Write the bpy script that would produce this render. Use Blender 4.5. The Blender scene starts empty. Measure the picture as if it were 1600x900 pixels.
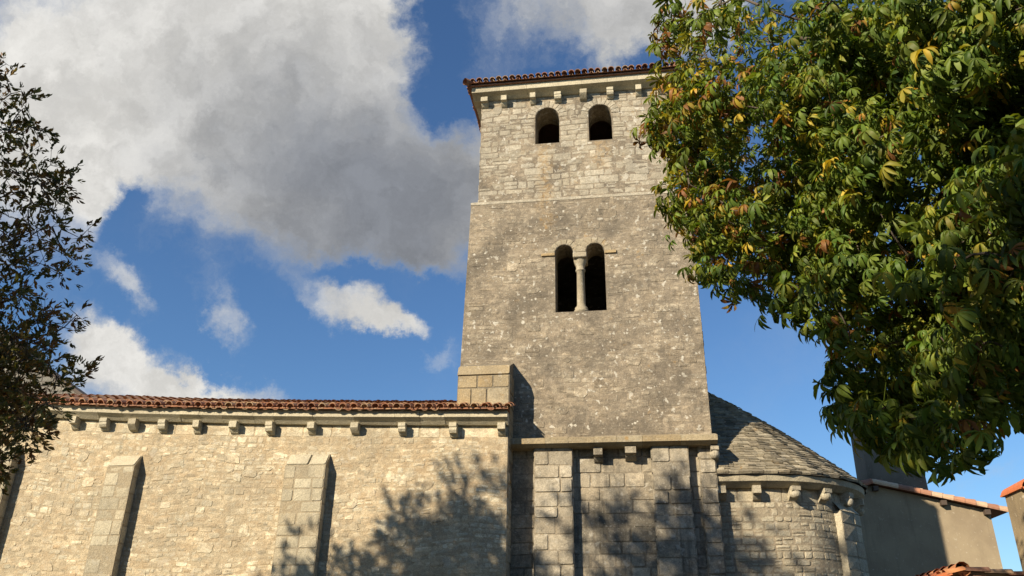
import bpy, math, random
import numpy as np
from mathutils import Vector
from mathutils.geometry import tessellate_polygon

R = math.radians
scene = bpy.context.scene
COL = scene.collection

# ------------------------------------------------------------------ camera
FPX, PITCH, ROLL, YAW = 1250.0, R(24.8), R(.85), R(8.6)
CAM = np.array([0, 0, 1.6])
FWD = np.array([-math.sin(YAW)*math.cos(PITCH), math.cos(YAW)*math.cos(PITCH), math.sin(PITCH)])
_r0 = np.array([math.cos(YAW), math.sin(YAW), 0.0]); _u0 = np.cross(_r0, FWD)
RT = _r0*math.cos(ROLL) + _u0*math.sin(ROLL)
UP = _u0*math.cos(ROLL) - _r0*math.sin(ROLL)
def ray(x, y): return RT*(x-800)/FPX + UP*(450-y)/FPX + FWD
def at(x, y, Y):                       # survey helper: sight line through a photo point met with the plane at depth Y
    d = ray(x, y); return CAM + d*(Y/d[1])
cd = bpy.data.cameras.new('camera'); cam = bpy.data.objects.new('camera', cd); COL.objects.link(cam)
from mathutils import Matrix
m = Matrix.Identity(4)
for i in range(3):
    m[i][0], m[i][1], m[i][2], m[i][3] = RT[i], UP[i], -FWD[i], CAM[i]
cam.matrix_world = m
cd.sensor_width = 36; cd.lens = 36*FPX/1600; cd.clip_start = .05; cd.clip_end = 3000
scene.camera = cam

# ------------------------------------------------------------------ light
SUN_AZ, SUN_EL = R(39), R(28)          # sun stands behind the left shoulder
SUN_STRENGTH, SKY_STRENGTH, EXPOSURE = 5.0, .060, .76
sd = Vector((-math.sin(SUN_AZ)*math.cos(SUN_EL), -math.cos(SUN_AZ)*math.cos(SUN_EL), math.sin(SUN_EL)))
sl = bpy.data.lights.new('sun', 'SUN'); sun = bpy.data.objects.new('sun', sl); COL.objects.link(sun)
sl.energy = SUN_STRENGTH; sl.angle = R(.5); sl.color = (1, .86, .66)
sun.rotation_euler = sd.to_track_quat('Z', 'Y').to_euler(); sun.location = sd*60
vs = scene.view_settings
vs.view_transform = 'Standard'; vs.look = 'None'; vs.gamma = 1; vs.use_curve_mapping = False; vs.exposure = EXPOSURE
scene.cycles.use_denoising = True
scene.cycles.max_bounces = 6; scene.cycles.diffuse_bounces = 3
scene.cycles.transparent_max_bounces = 4

# ------------------------------------------------------------------ node helpers
class NT:
    def __init__(s, nt): s.nt = nt; nt.nodes.clear()
    def n(s, t, **kw):
        o = s.nt.nodes.new(t)
        for k, v in kw.items(): setattr(o, k, v)
        return o
    def l(s, a, b): s.nt.links.new(a, b)
    def put(s, sock, v):
        if hasattr(v, 'is_output'): s.l(v, sock)
        else: sock.default_value = v
    def math(s, op, a, b=0.0, clamp=False):
        o = s.n('ShaderNodeMath', operation=op, use_clamp=clamp); s.put(o.inputs[0], a); s.put(o.inputs[1], b); return o.outputs[0]
    def vec(s, op, a, b):
        o = s.n('ShaderNodeVectorMath', operation=op); s.put(o.inputs[0], a); s.put(o.inputs[1], b)
        return o.outputs['Value'] if op in ('DOT_PRODUCT', 'LENGTH') else o.outputs[0]
    def mix(s, f, a, b, mode='MIX'):
        o = s.n('ShaderNodeMix', data_type='RGBA', blend_type=mode)
        s.put(o.inputs[0], f)
        for k, v in ((6, a), (7, b)):
            s.put(o.inputs[k], v if hasattr(v, 'is_output') else (*v[:3], 1))
        return o.outputs[2]
    def noise(s, vec, scale, detail=3, rough=.55, col=False):
        o = s.n('ShaderNodeTexNoise'); s.put(o.inputs['Vector'], vec)
        o.inputs['Scale'].default_value = scale; o.inputs['Detail'].default_value = detail; o.inputs['Roughness'].default_value = rough
        return o.outputs['Color'] if col else o.outputs['Fac']
    def ss(s, v, lo, hi, a=0.0, b=1.0):
        o = s.n('ShaderNodeMapRange', interpolation_type='SMOOTHSTEP'); s.put(o.inputs[0], v)
        for k, q in zip((1, 2, 3, 4), (lo, hi, a, b)): o.inputs[k].default_value = q
        return o.outputs[0]
    def comb(s, x, y, z=0.0):
        o = s.n('ShaderNodeCombineXYZ')
        for k, v in enumerate((x, y, z)): s.put(o.inputs[k], v)
        return o.outputs[0]

# ------------------------------------------------------------------ sky and clouds
w = bpy.data.worlds.new('World'); scene.world = w; w.use_nodes = True
t = NT(w.node_tree)
sky = t.n('ShaderNodeTexSky', sky_type='NISHITA'); sky.sun_disc = False
sky.sun_elevation = SUN_EL; sky.sun_rotation = math.atan2(sd.x, sd.y)
sky.air_density = 1.15; sky.dust_density = .35; sky.ozone_density = 1.6; sky.altitude = 100
tc = t.n('ShaderNodeTexCoord').outputs['Generated']
nrm = t.n('ShaderNodeVectorMath', operation='NORMALIZE'); t.l(tc, nrm.inputs[0]); dr = nrm.outputs[0]
# the cloud bank stands in the northern sky: a fixed frame of directions (east, up, north), units of about 45 degrees
f_ = t.math('MAXIMUM', t.vec('DOT_PRODUCT', dr, tuple(FWD)), .08)
cu = t.math('DIVIDE', t.vec('DOT_PRODUCT', dr, tuple(RT)), f_)
cv = t.math('DIVIDE', t.vec('DOT_PRODUCT', dr, tuple(UP)), f_)
def cpt(x, y): return ((x-800)/FPX, (450-y)/FPX)
base = t.comb(cu, cv)
def scaled(v, k):
    a = t.n('ShaderNodeVectorMath', operation='SUBTRACT'); t.l(v, a.inputs[0]); a.inputs[1].default_value = (.5, .5, .5)
    b = t.n('ShaderNodeVectorMath', operation='SCALE'); t.l(a.outputs[0], b.inputs[0]); b.inputs['Scale'].default_value = k
    return b.outputs[0]
wp = t.vec('ADD', t.vec('ADD', base, scaled(t.noise(base, 2.6, 2, .5, True), .16)), scaled(t.noise(base, 11, 8, .66, True), .13))
def blob(x, y, rx, ry, rot=0, pw=1.0, src=None):
    c = cpt(x, y)
    mp = t.n('ShaderNodeMapping', vector_type='TEXTURE'); t.l(src or wp, mp.inputs[0])
    mp.inputs['Location'].default_value = (c[0], c[1], 0); mp.inputs['Rotation'].default_value = (0, 0, R(rot))
    mp.inputs['Scale'].default_value = (rx/FPX, ry/FPX, 1)
    ln = t.vec('LENGTH', (mp.outputs[0]), (0, 0, 0))
    return t.ss(ln, 0, 1.6, pw, 0)
def total(bl):
    a = bl[0]
    for b in bl[1:]: a = t.math('ADD', a, b)
    return a
big = total([blob(230, 60, 390, 220), blob(420, 175, 290, 205), blob(600, 300, 220, 110, -10), blob(70, 240, 120, 170),
             blob(690, 260, 130, 100), blob(480, 60, 150, 160)])
hole = total([blob(200, 315, 40, 55, -20, .9), blob(700, 165, 70, 60, 0, .55), blob(655, 60, 50, 110, 0, .5), blob(640, 425, 130, 24, -8, .5), blob(440, 455, 60, 40, 0, .4)])
small = total([blob(205, 430, 34, 60, 25, .75), blob(345, 490, 34, 55, 20, .6), blob(525, 462, 100, 38, -18, .95), blob(620, 492, 60, 24, -10, .8), blob(700, 545, 40, 26, 0, .5),
               blob(120, 510, 75, 45, -20, .95), blob(220, 575, 120, 50, -22, 1.1), blob(340, 610, 90, 36, -10, 1.0), blob(60, 600, 120, 60, 0, .7),
               blob(930, 30, 170, 75, 0, 1.0), blob(1080, 10, 120, 70, 0, 1.0), blob(1550, 755, 70, 22, 10, .35), blob(1250, -150, 300, 160, 0, .9),
               blob(-300, 300, 260, 300, 0, 1.0)])
fb = t.math('MULTIPLY', t.math('SUBTRACT', t.noise(wp, 7, 9, .64), .5), 1.3)
dens = t.math('ADD', t.math('SUBTRACT', t.math('ADD', t.math('MINIMUM', big, 1.15), small), hole), fb)
north = t.ss(t.vec('DOT_PRODUCT', dr, tuple(FWD)), .15, .35)
mask = t.math('MULTIPLY', t.ss(dens, .18, 1.02), north)
veil = t.math('MULTIPLY', t.ss(t.noise(wp, 4, 6, .6), .5, .85), .12)
gloom = total([blob(600, 330, 330, 230, -10, .62), blob(430, 200, 300, 210, 0, .24), blob(690, 300, 150, 140, 0, .25), blob(470, 20, 220, 150, 0, .12), blob(960, 50, 260, 110, 0, .5), blob(560, 420, 200, 70, -12, .12)])
gn = t.ss(t.math('ADD', gloom, t.math('MULTIPLY', t.math('SUBTRACT', t.noise(wp, 4.5, 8, .62), .5), .8)), -.05, 1.0)
gn = t.math('MULTIPLY', gn, t.math('SUBTRACT', 1.0, t.math('MINIMUM', blob(590, 490, 170, 60, -12, 1.2), .8)))
ccol = t.mix(gn, (7.4, 7.25, 6.9), (2.35, 2.5, 2.8))
emb = t.math('SUBTRACT', t.noise(wp, 5, 8, .6), t.noise(t.vec('ADD', wp, (-.03, .022, 0)), 5, 8, .6))   # billows lit from the sun's side
ccol = t.mix(1.0, ccol, t.comb(*[t.ss(emb, -.15, .15, .82, 1.16)]*3), 'MULTIPLY')
edge = t.ss(dens, .3, 1.1)
ccol = t.mix(edge, t.mix(.5, ccol, (4.2, 4.8, 5.6)), ccol)
skyc = t.mix(1.0, sky.outputs[0], (.66, .94, 1.26), 'MULTIPLY')
c1 = t.mix(veil, skyc, (4.6, 5.0, 5.6))
c2 = t.mix(mask, c1, ccol)
bg = t.n('ShaderNodeBackground'); t.l(c2, bg.inputs[0]); bg.inputs[1].default_value = SKY_STRENGTH
t.l(bg.outputs[0], t.n('ShaderNodeOutputWorld').inputs[0])

# ------------------------------------------------------------------ materials
def new_mat(name):
    ma = bpy.data.materials.new(name); ma.use_nodes = True
    q = NT(ma.node_tree); b = q.n('ShaderNodeBsdfPrincipled'); o = q.n('ShaderNodeOutputMaterial'); q.l(b.outputs[0], o.inputs[0])
    return ma, q, b
def bump(q, b, h, strength, dist=.02):
    bp = q.n('ShaderNodeBump'); bp.inputs['Strength'].default_value = strength; bp.inputs['Distance'].default_value = dist
    q.l(h, bp.inputs['Height']); q.l(bp.outputs[0], b.inputs['Normal'])
def stone_mat(name, A, B, M, grey=(.2, .19, .16), soot=0.35, white=.5, orange=.25, streak=0.0, contrast=.5, stains=False, cells=0.0, csc=5.5):
    ma, q, b = new_mat(name)
    at_ = q.n('ShaderNodeAttribute', attribute_name='tint'); sp = q.n('ShaderNodeSeparateColor'); q.l(at_.outputs['Color'], sp.inputs[0])
    P = q.n('ShaderNodeNewGeometry').outputs['Position']
    hue = q.math('ADD', sp.outputs[1], q.math('MULTIPLY', q.math('SUBTRACT', q.noise(P, 1.1, 4), .5), 1.3), True)
    c = q.mix(hue, A, B)
    val = q.math('ADD', q.math('MULTIPLY', sp.outputs[0], contrast), 1-contrast*.5)
    c = q.mix(1.0, c, q.comb(val, val, val), 'MULTIPLY')
    c = q.mix(sp.outputs[2], c, M)
    if cells:                             # small pinning stones and gaping joints inside the coarse coursing
        wq = q.n('ShaderNodeVectorMath', operation='SCALE'); q.l(q.noise(P, 3, 3, .6, True), wq.inputs[0]); wq.inputs['Scale'].default_value = .18
        mv = q.n('ShaderNodeMapping'); q.l(q.vec('ADD', P, wq.outputs[0]), mv.inputs[0]); mv.inputs['Scale'].default_value = (1, 1, 1.9)
        ve = q.n('ShaderNodeTexVoronoi', feature='DISTANCE_TO_EDGE'); vc = q.n('ShaderNodeTexVoronoi', feature='F1')
        for v_ in (ve, vc): q.l(mv.outputs[0], v_.inputs['Vector']); v_.inputs['Scale'].default_value = csc
        sc2 = q.n('ShaderNodeSeparateColor'); q.l(vc.outputs['Color'], sc2.inputs[0])
        where = q.ss(q.noise(q.vec('ADD', P, (9, 2, 6)), 1.3, 4, .6), .38, .6)
        cv_ = q.math('ADD', q.math('MULTIPLY', q.math('SUBTRACT', sc2.outputs[0], .5), .5*cells), 1)
        c = q.mix(1.0, c, q.comb(cv_, cv_, cv_), 'MULTIPLY')
        c = q.mix(q.math('MULTIPLY', q.ss(sc2.outputs[1], .55, .9), .6*cells), c, B)
        gap_ = q.math('MULTIPLY', q.math('MULTIPLY', q.ss(ve.outputs['Distance'], .0, .07, 1, 0), where), cells)
        c = q.mix(q.math('MULTIPLY', gap_, .75), c, tuple(v*.62 for v in M))
        pt = q.math('MULTIPLY', q.ss(q.noise(q.vec('ADD', P, (3, 14, 8)), 1.0, 6, .7), .5, .66), .5*cells)
        c = q.mix(pt, c, tuple(v*.85 for v in B))
    # weathering: grey crust in drifts, white crustose lichen spots, orange lichen
    g = q.math('MULTIPLY', q.ss(q.math('ADD', q.noise(P, .8, 6, .65), q.math('MULTIPLY', q.noise(P, 9, 4, .7), .35)), .55, .85), soot)
    c = q.mix(g, c, grey)
    if streak:
        mp = q.n('ShaderNodeMapping'); q.l(P, mp.inputs[0]); mp.inputs['Scale'].default_value = (2.2, 2.2, .22)
        s_ = q.math('MULTIPLY', q.ss(q.noise(mp.outputs[0], 1.6, 5, .65), .5, .75), streak)
        c = q.mix(s_, c, tuple(v*.55 for v in grey))
    fine = q.noise(P, 34, 4, .7)
    c = q.mix(1.0, c, q.comb(*[q.ss(fine, .25, .75, .72, 1.22)]*3), 'MULTIPLY')
    ws = q.math('MULTIPLY', q.ss(q.noise(P, 6.5, 3, .5), .60, .66), q.math('MULTIPLY', q.ss(q.noise(P, .9, 3), .35, .6), white))
    ws2 = q.math('MULTIPLY', q.ss(q.noise(P, 15, 2, .5), .66, .72), white*.9)
    c = q.mix(q.math('MAXIMUM', ws, ws2), c, (.50, .47, .39))
    os_ = q.math('MULTIPLY', q.math('MULTIPLY', q.ss(q.noise(q.vec('ADD', P, (31, 7, 3)), 3.0, 5, .65), .60, .68), q.ss(q.noise(q.vec('ADD', P, (5, 70, 9)), .55, 3), .45, .65)), orange)
    c = q.mix(os_, c, (.36, .21, .06))
    # darker crust in hand-sized blotches, and rusty run-off stains under the belfry sills
    bl = q.math('MULTIPLY', q.ss(q.noise(q.vec('ADD', P, (17, 3, 41)), 4.2, 6, .68), .52, .68), soot*.55)
    c = q.mix(bl, c, tuple(v*.72 for v in grey))
    if stains:
        sx = q.n('ShaderNodeSeparateXYZ'); q.l(P, sx.inputs[0]); tot = None
        for x0, z0, z1, am in ((-2.1, 13.0, 15.75, .5), (-.42, 14.4, 15.72, .45), (-2.0, 12.3, 13.3, .35)):
            wob = q.math('MULTIPLY', q.math('SUBTRACT', q.noise(P, 2.2, 4), .5), .5)
            dx = q.math('ABSOLUTE', q.math('ADD', q.math('SUBTRACT', sx.outputs[0], x0), wob))
            k = q.math('MULTIPLY', q.ss(dx, .05, .34, am, 0), q.math('MULTIPLY', q.ss(sx.outputs[2], z0, z0+.8), q.ss(sx.outputs[2], z1-.02, z1, 1, 0)))
            k = q.math('MULTIPLY', k, q.ss(q.noise(P, 8, 4, .7), .38, .6))
            tot = k if tot is None else q.math('MAXIMUM', tot, k)
        c = q.mix(tot, c, (.33, .215, .09))
    q.l(c, b.inputs['Base Color']); b.inputs['Roughness'].default_value = .92; b.inputs['Specular IOR Level'].default_value = .2
    bump(q, b, q.math('ADD', q.noise(P, 26, 6, .7), q.math('MULTIPLY', q.noise(P, 7, 3), .8)), .62, .03)
    return ma
M_NAVE = stone_mat('nave rubble', (.57, .515, .375), (.40, .295, .175), (.46, .375, .245), grey=(.31, .275, .20), soot=.4, white=.3, orange=.08, contrast=.5, cells=.85, streak=.42)
M_BUTT = stone_mat('buttress ashlar', (.47, .42, .30), (.37, .305, .20), (.34, .28, .185), grey=(.27, .24, .175), soot=.6, white=.25, orange=.1, contrast=.35)
M_TOWER = stone_mat('tower masonry', (.37, .318, .232), (.28, .228, .158), (.30, .25, .18), grey=(.125, .108, .083), soot=.85, white=1.0, orange=.5, contrast=.6, cells=.95, csc=7.5, stains=True)
M_BELF = stone_mat('belfry masonry', (.42, .38, .295), (.335, .29, .21), (.36, .315, .23), grey=(.25, .225, .175), soot=.65, white=.6, orange=.35, contrast=.4, cells=.55, csc=7, stains=True)
M_BASE = stone_mat('tower base ashlar', (.44, .39, .295), (.345, .29, .205), (.31, .262, .187), grey=(.15, .135, .105), soot=.9, white=.55, orange=.1, streak=.75, contrast=.55, cells=.25)
M_TRIM = stone_mat('cut stone trim', (.53, .48, .35), (.44, .385, .27), (.25, .215, .155), grey=(.29, .26, .195), soot=.35, white=.2, orange=.12, contrast=.3)
M_STRING = stone_mat('lichened string', (.39, .335, .225), (.34, .25, .13), (.2, .17, .12), grey=(.18, .16, .12), soot=.45, white=.35, orange=.95, contrast=.3)
M_APSE = stone_mat('apse rubble', (.44, .395, .29), (.345, .29, .20), (.30, .25, .175), grey=(.22, .2, .145), soot=.4, white=.35, orange=.1, contrast=.5, cells=.35)
M_LAUZE = stone_mat('stone slates', (.29, .255, .18), (.205, .17, .115), (.06, .05, .036), grey=(.16, .145, .11), soot=.35, white=.35, orange=.45, contrast=.9)
M_ARCH = stone_mat('arch stones', (.38, .33, .235), (.32, .265, .175), (.28, .23, .165), grey=(.23, .2, .145), soot=.5, white=.4, orange=.3, contrast=.3)
M_GABLE = stone_mat('gable rubble', (.22, .21, .18), (.18, .16, .13), (.15, .13, .11), grey=(.13, .125, .11), soot=.5, white=.2, orange=.0, contrast=.4)

def tile_mat(name, A, B, Cc, dark=.5):
    ma, q, b = new_mat(name)
    a = q.n('ShaderNodeAttribute', attribute_name='tint'); sp = q.n('ShaderNodeSeparateColor'); q.l(a.outputs['Color'], sp.inputs[0])
    P = q.n('ShaderNodeNewGeometry').outputs['Position']
    c = q.mix(q.ss(sp.outputs[0], .2, .75), A, B); c = q.mix(q.ss(sp.outputs[1], .4, .95), c, Cc)
    c = q.mix(q.math('MULTIPLY', q.ss(q.noise(P, 7, 6, .7), .45, .72), dark), c, (.085, .06, .045))
    c = q.mix(q.math('MULTIPLY', q.ss(q.noise(P, 12, 4, .6), .62, .7), .5), c, (.42, .36, .26))
    q.l(c, b.inputs['Base Color']); b.inputs['Roughness'].default_value = .85
    bump(q, b, q.noise(P, 40, 4), .4, .01); return ma
M_TILE = tile_mat('canal tiles', (.36, .16, .08), (.27, .125, .07), (.44, .30, .17), .4)
M_TILE_T = tile_mat('old canal tiles', (.29, .125, .07), (.23, .115, .07), (.36, .25, .15), .55)
M_TILE_N = tile_mat('orange canal tiles', (.58, .17, .055), (.50, .15, .06), (.5, .24, .1), .15)
M_TILE_V = tile_mat('verge tiles', (.46, .21, .11), (.30, .13, .075), (.58, .42, .27), .3)

def render_mat(name, A, B, spots=.3):
    ma, q, b = new_mat(name); P = q.n('ShaderNodeNewGeometry').outputs['Position']
    c = q.mix(q.ss(q.noise(P, .7, 6, .65), .35, .7), A, B)
    mp = q.n('ShaderNodeMapping'); q.l(P, mp.inputs[0]); mp.inputs['Scale'].default_value = (3, 3, .35)
    c = q.mix(q.math('MULTIPLY', q.ss(q.noise(mp.outputs[0], 1.2, 5, .7), .5, .75), .4), c, tuple(v*.6 for v in B))
    c = q.mix(q.math('MULTIPLY', q.ss(q.noise(P, 11, 3, .6), .64, .7), spots), c, (.55, .5, .4))
    q.l(c, b.inputs['Base Color']); b.inputs['Roughness'].default_value = .95
    bump(q, b, q.noise(P, 30, 5, .7), .5, .015); return ma
M_REND = render_mat('lime render', (.31, .25, .16), (.235, .185, .12))
M_REND2 = render_mat('grey render', (.24, .215, .17), (.17, .15, .12))
M_STACK = render_mat('weathered dark render', (.17, .145, .11), (.11, .095, .07))
M_CHIM = render_mat('lichened render', (.31, .24, .135), (.19, .145, .085), .5)

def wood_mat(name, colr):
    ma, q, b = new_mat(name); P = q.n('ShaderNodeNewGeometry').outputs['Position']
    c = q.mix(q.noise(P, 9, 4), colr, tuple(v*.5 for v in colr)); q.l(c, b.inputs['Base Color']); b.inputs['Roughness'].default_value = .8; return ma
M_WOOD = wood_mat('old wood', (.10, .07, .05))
def bark_mat(name, A, B):
    ma, q, b = new_mat(name); P = q.n('ShaderNodeNewGeometry').outputs['Position']
    mp = q.n('ShaderNodeMapping'); q.l(P, mp.inputs[0]); mp.inputs['Scale'].default_value = (1, 1, .3)
    nz_ = q.noise(mp.outputs[0], 18, 5, .7); q.l(q.mix(nz_, A, B), b.inputs['Base Color']); b.inputs['Roughness'].default_value = .9
    bump(q, b, nz_, .8, .03); return ma
M_BARK = bark_mat('bark', (.13, .10, .075), (.05, .04, .03))
def leaf_mat(name, stops, trans=.34):
    ma, q, b = new_mat(name)
    a = q.n('ShaderNodeAttribute', attribute_name='tint'); sp = q.n('ShaderNodeSeparateColor'); q.l(a.outputs['Color'], sp.inputs[0])
    P = q.n('ShaderNodeNewGeometry').outputs['Position']
    f = q.math('ADD', sp.outputs[1], q.math('MULTIPLY', q.math('SUBTRACT', q.noise(P, 22, 3), .5), .22), True)
    rp = q.n('ShaderNodeValToRGB'); q.l(f, rp.inputs[0]); cr = rp.color_ramp
    while len(cr.elements) < len(stops): cr.elements.new(.5)
    for e, (p, c) in zip(cr.elements, stops): e.position = p; e.color = (*c, 1)
    v = q.math('ADD', q.math('MULTIPLY', sp.outputs[0], .8), .6)
    c = q.mix(1.0, rp.outputs[0], q.comb(v, v, v), 'MULTIPLY')
    q.l(c, b.inputs['Base Color']); b.inputs['Roughness'].default_value = .55; b.inputs['Specular IOR Level'].default_value = .3
    tr = q.n('ShaderNodeBsdfTranslucent'); q.l(q.mix(1.0, c, (1.5, 1.35, .5), 'MULTIPLY'), tr.inputs[0])
    mx = q.n('ShaderNodeMixShader'); mx.inputs[0].default_value = trans
    q.l(b.outputs[0], mx.inputs[1]); q.l(tr.outputs[0], mx.inputs[2])
    out = [n for n in q.nt.nodes if n.type == 'OUTPUT_MATERIAL'][0]; q.l(mx.outputs[0], out.inputs[0]); return ma
M_LEAF = leaf_mat('chestnut leaves', [(0, (.06, .115, .017)), (.42, (.155, .20, .028)), (.62, (.30, .25, .035)), (.74, (.42, .30, .03)), (.84, (.28, .13, .035)), (1, (.17, .075, .03))])
M_LEAF2 = leaf_mat('left tree leaves', [(0, (.07, .09, .03)), (.5, (.14, .135, .045)), (.72, (.21, .135, .05)), (1, (.17, .08, .035))], .3)

# ------------------------------------------------------------------ mesh helpers
def S(a, b): return a + (b-a)*random.random()
class MB:
    def __init__(s): s.v = []; s.f = []; s.c = []; s.m = []
    def add(s, pts, faces, tint=(.5, .3, 0), mi=0):
        o = len(s.v); s.v.extend([tuple(p) for p in pts])
        for f in faces: s.f.append([o+i for i in f]); s.c.append(tint); s.m.append(mi)
    def quad(s, a, b, c, d, tint=(.5, .3, 0), mi=0): s.add([a, b, c, d], [(0, 1, 2, 3)], tint, mi)
    def prism(s, poly, d, tint=(.5, .3, 0), mi=0):      # poly: 3D ring, d: extrusion vector; closed solid
        n = len(poly); d = np.array(d); p = [np.array(q, float) for q in poly]
        pts = p + [q+d for q in p]
        fs = [tuple(range(n-1, -1, -1)), tuple(range(n, 2*n))] + [(i, (i+1) % n, n+(i+1) % n, n+i) for i in range(n)]
        s.add(pts, fs, tint, mi)
    def box(s, x0, y0, z0, x1, y1, z1, tint=(.5, .3, 0), mi=0):
        s.prism([(x0, y0, z0), (x1, y0, z0), (x1, y1, z0), (x0, y1, z0)], (0, 0, z1-z0), tint, mi)
    def rough_box(s, x0, y0, z0, x1, y1, z1, tint=(.5, .3, 0), j=.012, bev=.02):
        # hewn block: bevelled and slightly out of true
        xs, ys, zs = (x0, x1), (y0, y1), (z0, z1); sg = (1, -1); pts = []; idx = {}
        for i in (0, 1):
            for k in (0, 1):
                for l in (0, 1):
                    jx, jy, jz = S(-j, j), S(-j, j), S(-j, j)
                    c = np.array((xs[i]+jx, ys[k]+jy, zs[l]+jz))
                    for ax in range(3):
                        d = np.array((sg[i], sg[k], sg[l]))*bev; d[ax] = 0
                        idx[(i, k, l, ax)] = len(pts); pts.append(c+d)
        fs = []
        for ax in range(3):
            o1, o2 = [(1, 2), (0, 2), (0, 1)][ax]
            for sd_ in (0, 1):
                ring = []
                for a, b in ((0, 0), (1, 0), (1, 1), (0, 1)):
                    key = [0, 0, 0]; key[ax] = sd_; key[o1] = a; key[o2] = b; ring.append(idx[(*key, ax)])
                fs.append(ring)
            for a in (0, 1):
                for b in (0, 1):
                    k0 = [0, 0, 0]; k0[o1] = a; k0[o2] = b; k1 = list(k0); k1[ax] = 1
                    fs.append((idx[(*k0, o1)], idx[(*k1, o1)], idx[(*k1, o2)], idx[(*k0, o2)]))
        for i in (0, 1):
            for k in (0, 1):
                for l in (0, 1): fs.append([idx[(i, k, l, a)] for a in range(3)])
        s.add(pts, fs, tint)
    def tube(s, path, radii, seg=7, tint=(.5, .3, 0), mi=0):
        P = [np.array(p, float) for p in path]; o = len(s.v); n = len(P)
        for i, p in enumerate(P):
            d = P[min(i+1, n-1)]-P[max(i-1, 0)]; d /= np.linalg.norm(d)+1e-9
            a = np.cross(d, (0, 0, 1) if abs(d[2]) < .9 else (1, 0, 0)); a /= np.linalg.norm(a); b = np.cross(d, a)
            for k in range(seg):
                th = 2*math.pi*k/seg; s.v.append(tuple(p + radii[i]*(a*math.cos(th)+b*math.sin(th))))
        for i in range(n-1):
            for k in range(seg):
                s.f.append([o+i*seg+k, o+i*seg+(k+1) % seg, o+(i+1)*seg+(k+1) % seg, o+(i+1)*seg+k]); s.c.append(tint); s.m.append(mi)
    def lathe(s, cx, cy, prof, seg=20, tint=(.5, .3, 0)):
        o = len(s.v)
        for r, z in prof:
            for k in range(seg):
                th = 2*math.pi*k/seg; s.v.append((cx+r*math.cos(th), cy+r*math.sin(th), z))
        for i in range(len(prof)-1):
            for k in range(seg):
                s.f.append([o+i*seg+k, o+i*seg+(k+1) % seg, o+(i+1)*seg+(k+1) % seg, o+(i+1)*seg+k]); s.c.append(tint); s.m.append(0)
    def stone(s, mp, ring, rel, tint, bulge=.008, ins=.013):
        n = len(ring); cu_ = sum(p[0] for p in ring)/n; cv_ = sum(p[1] for p in ring)/n
        pts = [mp(u, v, -.012) for u, v in ring]
        for u, v in ring:
            du, dv = cu_-u, cv_-v; L = math.hypot(du, dv)+1e-6; k = min(ins/L, .45)
            pts.append(mp(u+du*k*1.2, v+dv*k, rel+S(-.004, .004)))
        pts.append(mp(cu_, cv_, rel+S(0, bulge)))
        fs = [(i, (i+1) % n, n+(i+1) % n, n+i) for i in range(n)] + [(n+i, n+(i+1) % n, 2*n) for i in range(n)]
        s.add(pts, fs, tint)
    def rect_stone(s, mp, u0, v0, u1, v1, rel, tint, j=.01, ch=.03, **kw):
        ch = min(ch, (u1-u0)*.3, (v1-v0)*.3)
        c = [(u0+S(0, j), v0+S(0, j)), (u1-S(0, j), v0+S(0, j)), (u1-S(0, j), v1-S(0, j)), (u0+S(0, j), v1-S(0, j))]
        q = [ch*S(.2, 1) for _ in range(4)]
        ring = [(c[0][0], c[0][1]+q[0]), (c[0][0]+q[0], c[0][1]), (c[1][0]-q[1], c[1][1]), (c[1][0], c[1][1]+q[1]),
                (c[2][0], c[2][1]-q[2]), (c[2][0]-q[2], c[2][1]), (c[3][0]+q[3], c[3][1]), (c[3][0], c[3][1]-q[3])]
        s.stone(mp, ring, rel, tint, **kw)
    def masonry(s, mp, W, H, ch, sl_, gap=.012, rel=(.004, .02), excl=None, tint=None, split=0.0, wav=0.0, v0=0.0, quoin=False, big=0):
        tint = tint or (lambda u, v: (random.random(), random.random()*.6, 0))
        ph = [S(0, 6.28) for _ in range(4)]
        wv = lambda u, v: v + wav*(math.sin(u*1.1+ph[0]+v*.7)+.6*math.sin(u*2.7+ph[1])+.5*math.sin(u*.45+ph[2]))*min(1, (v-v0)*2, max(0, (H-v)*2))
        mq = lambda u, v, h: mp(u, wv(u, v), h)
        v = v0; row = 0
        while v < H-1e-4:
            h = S(*ch); v1 = v+h
            if H-v1 < ch[0]*.6: v1 = H
            iv = [(0, W)]
            for a, b in (excl(v, v1) if excl else []):
                nv = []
                for p, q in iv:
                    if b <= p or a >= q: nv.append((p, q)); continue
                    if a > p: nv.append((p, a))
                    if b < q: nv.append((b, q))
                iv = nv
            for p, q in iv:
                u = p; first = True
                while u < q-1e-4:
                    l = S(*sl_)
                    if quoin and first and p == 0: l = sl_[1]*(.95 if row % 2 else .6)
                    if q-u-l < sl_[0]*.8: l = q-u
                    rr = S(*rel)
                    if random.random() < split and (v1-v) > .13:
                        k = v+(v1-v)*S(.35, .65)
                        for a, b in ((v, k), (k, v1)):
                            s.rect_stone(mq, u+gap*.5, a+gap*.5, u+l-gap*.5, b-gap*.5, S(*rel), tint(u+l/2, (a+b)/2))
                    elif split and l > .34 and random.random() < .25:
                        k = u+l*S(.35, .65)
                        for a, b in ((u, k), (k, u+l)):
                            s.rect_stone(mq, a+gap*.5, v+gap*.5, b-gap*.5, v1-gap*.5, S(*rel), tint(u+l/2, (v+v1)/2))
                    else:
                        s.rect_stone(mq, u+gap*.5, v+gap*.5, u+l-gap*.5, v1-gap*.5, rr, tint(u+l/2, (v+v1)/2))
                    u += l; first = False
            v = v1; row += 1
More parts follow.
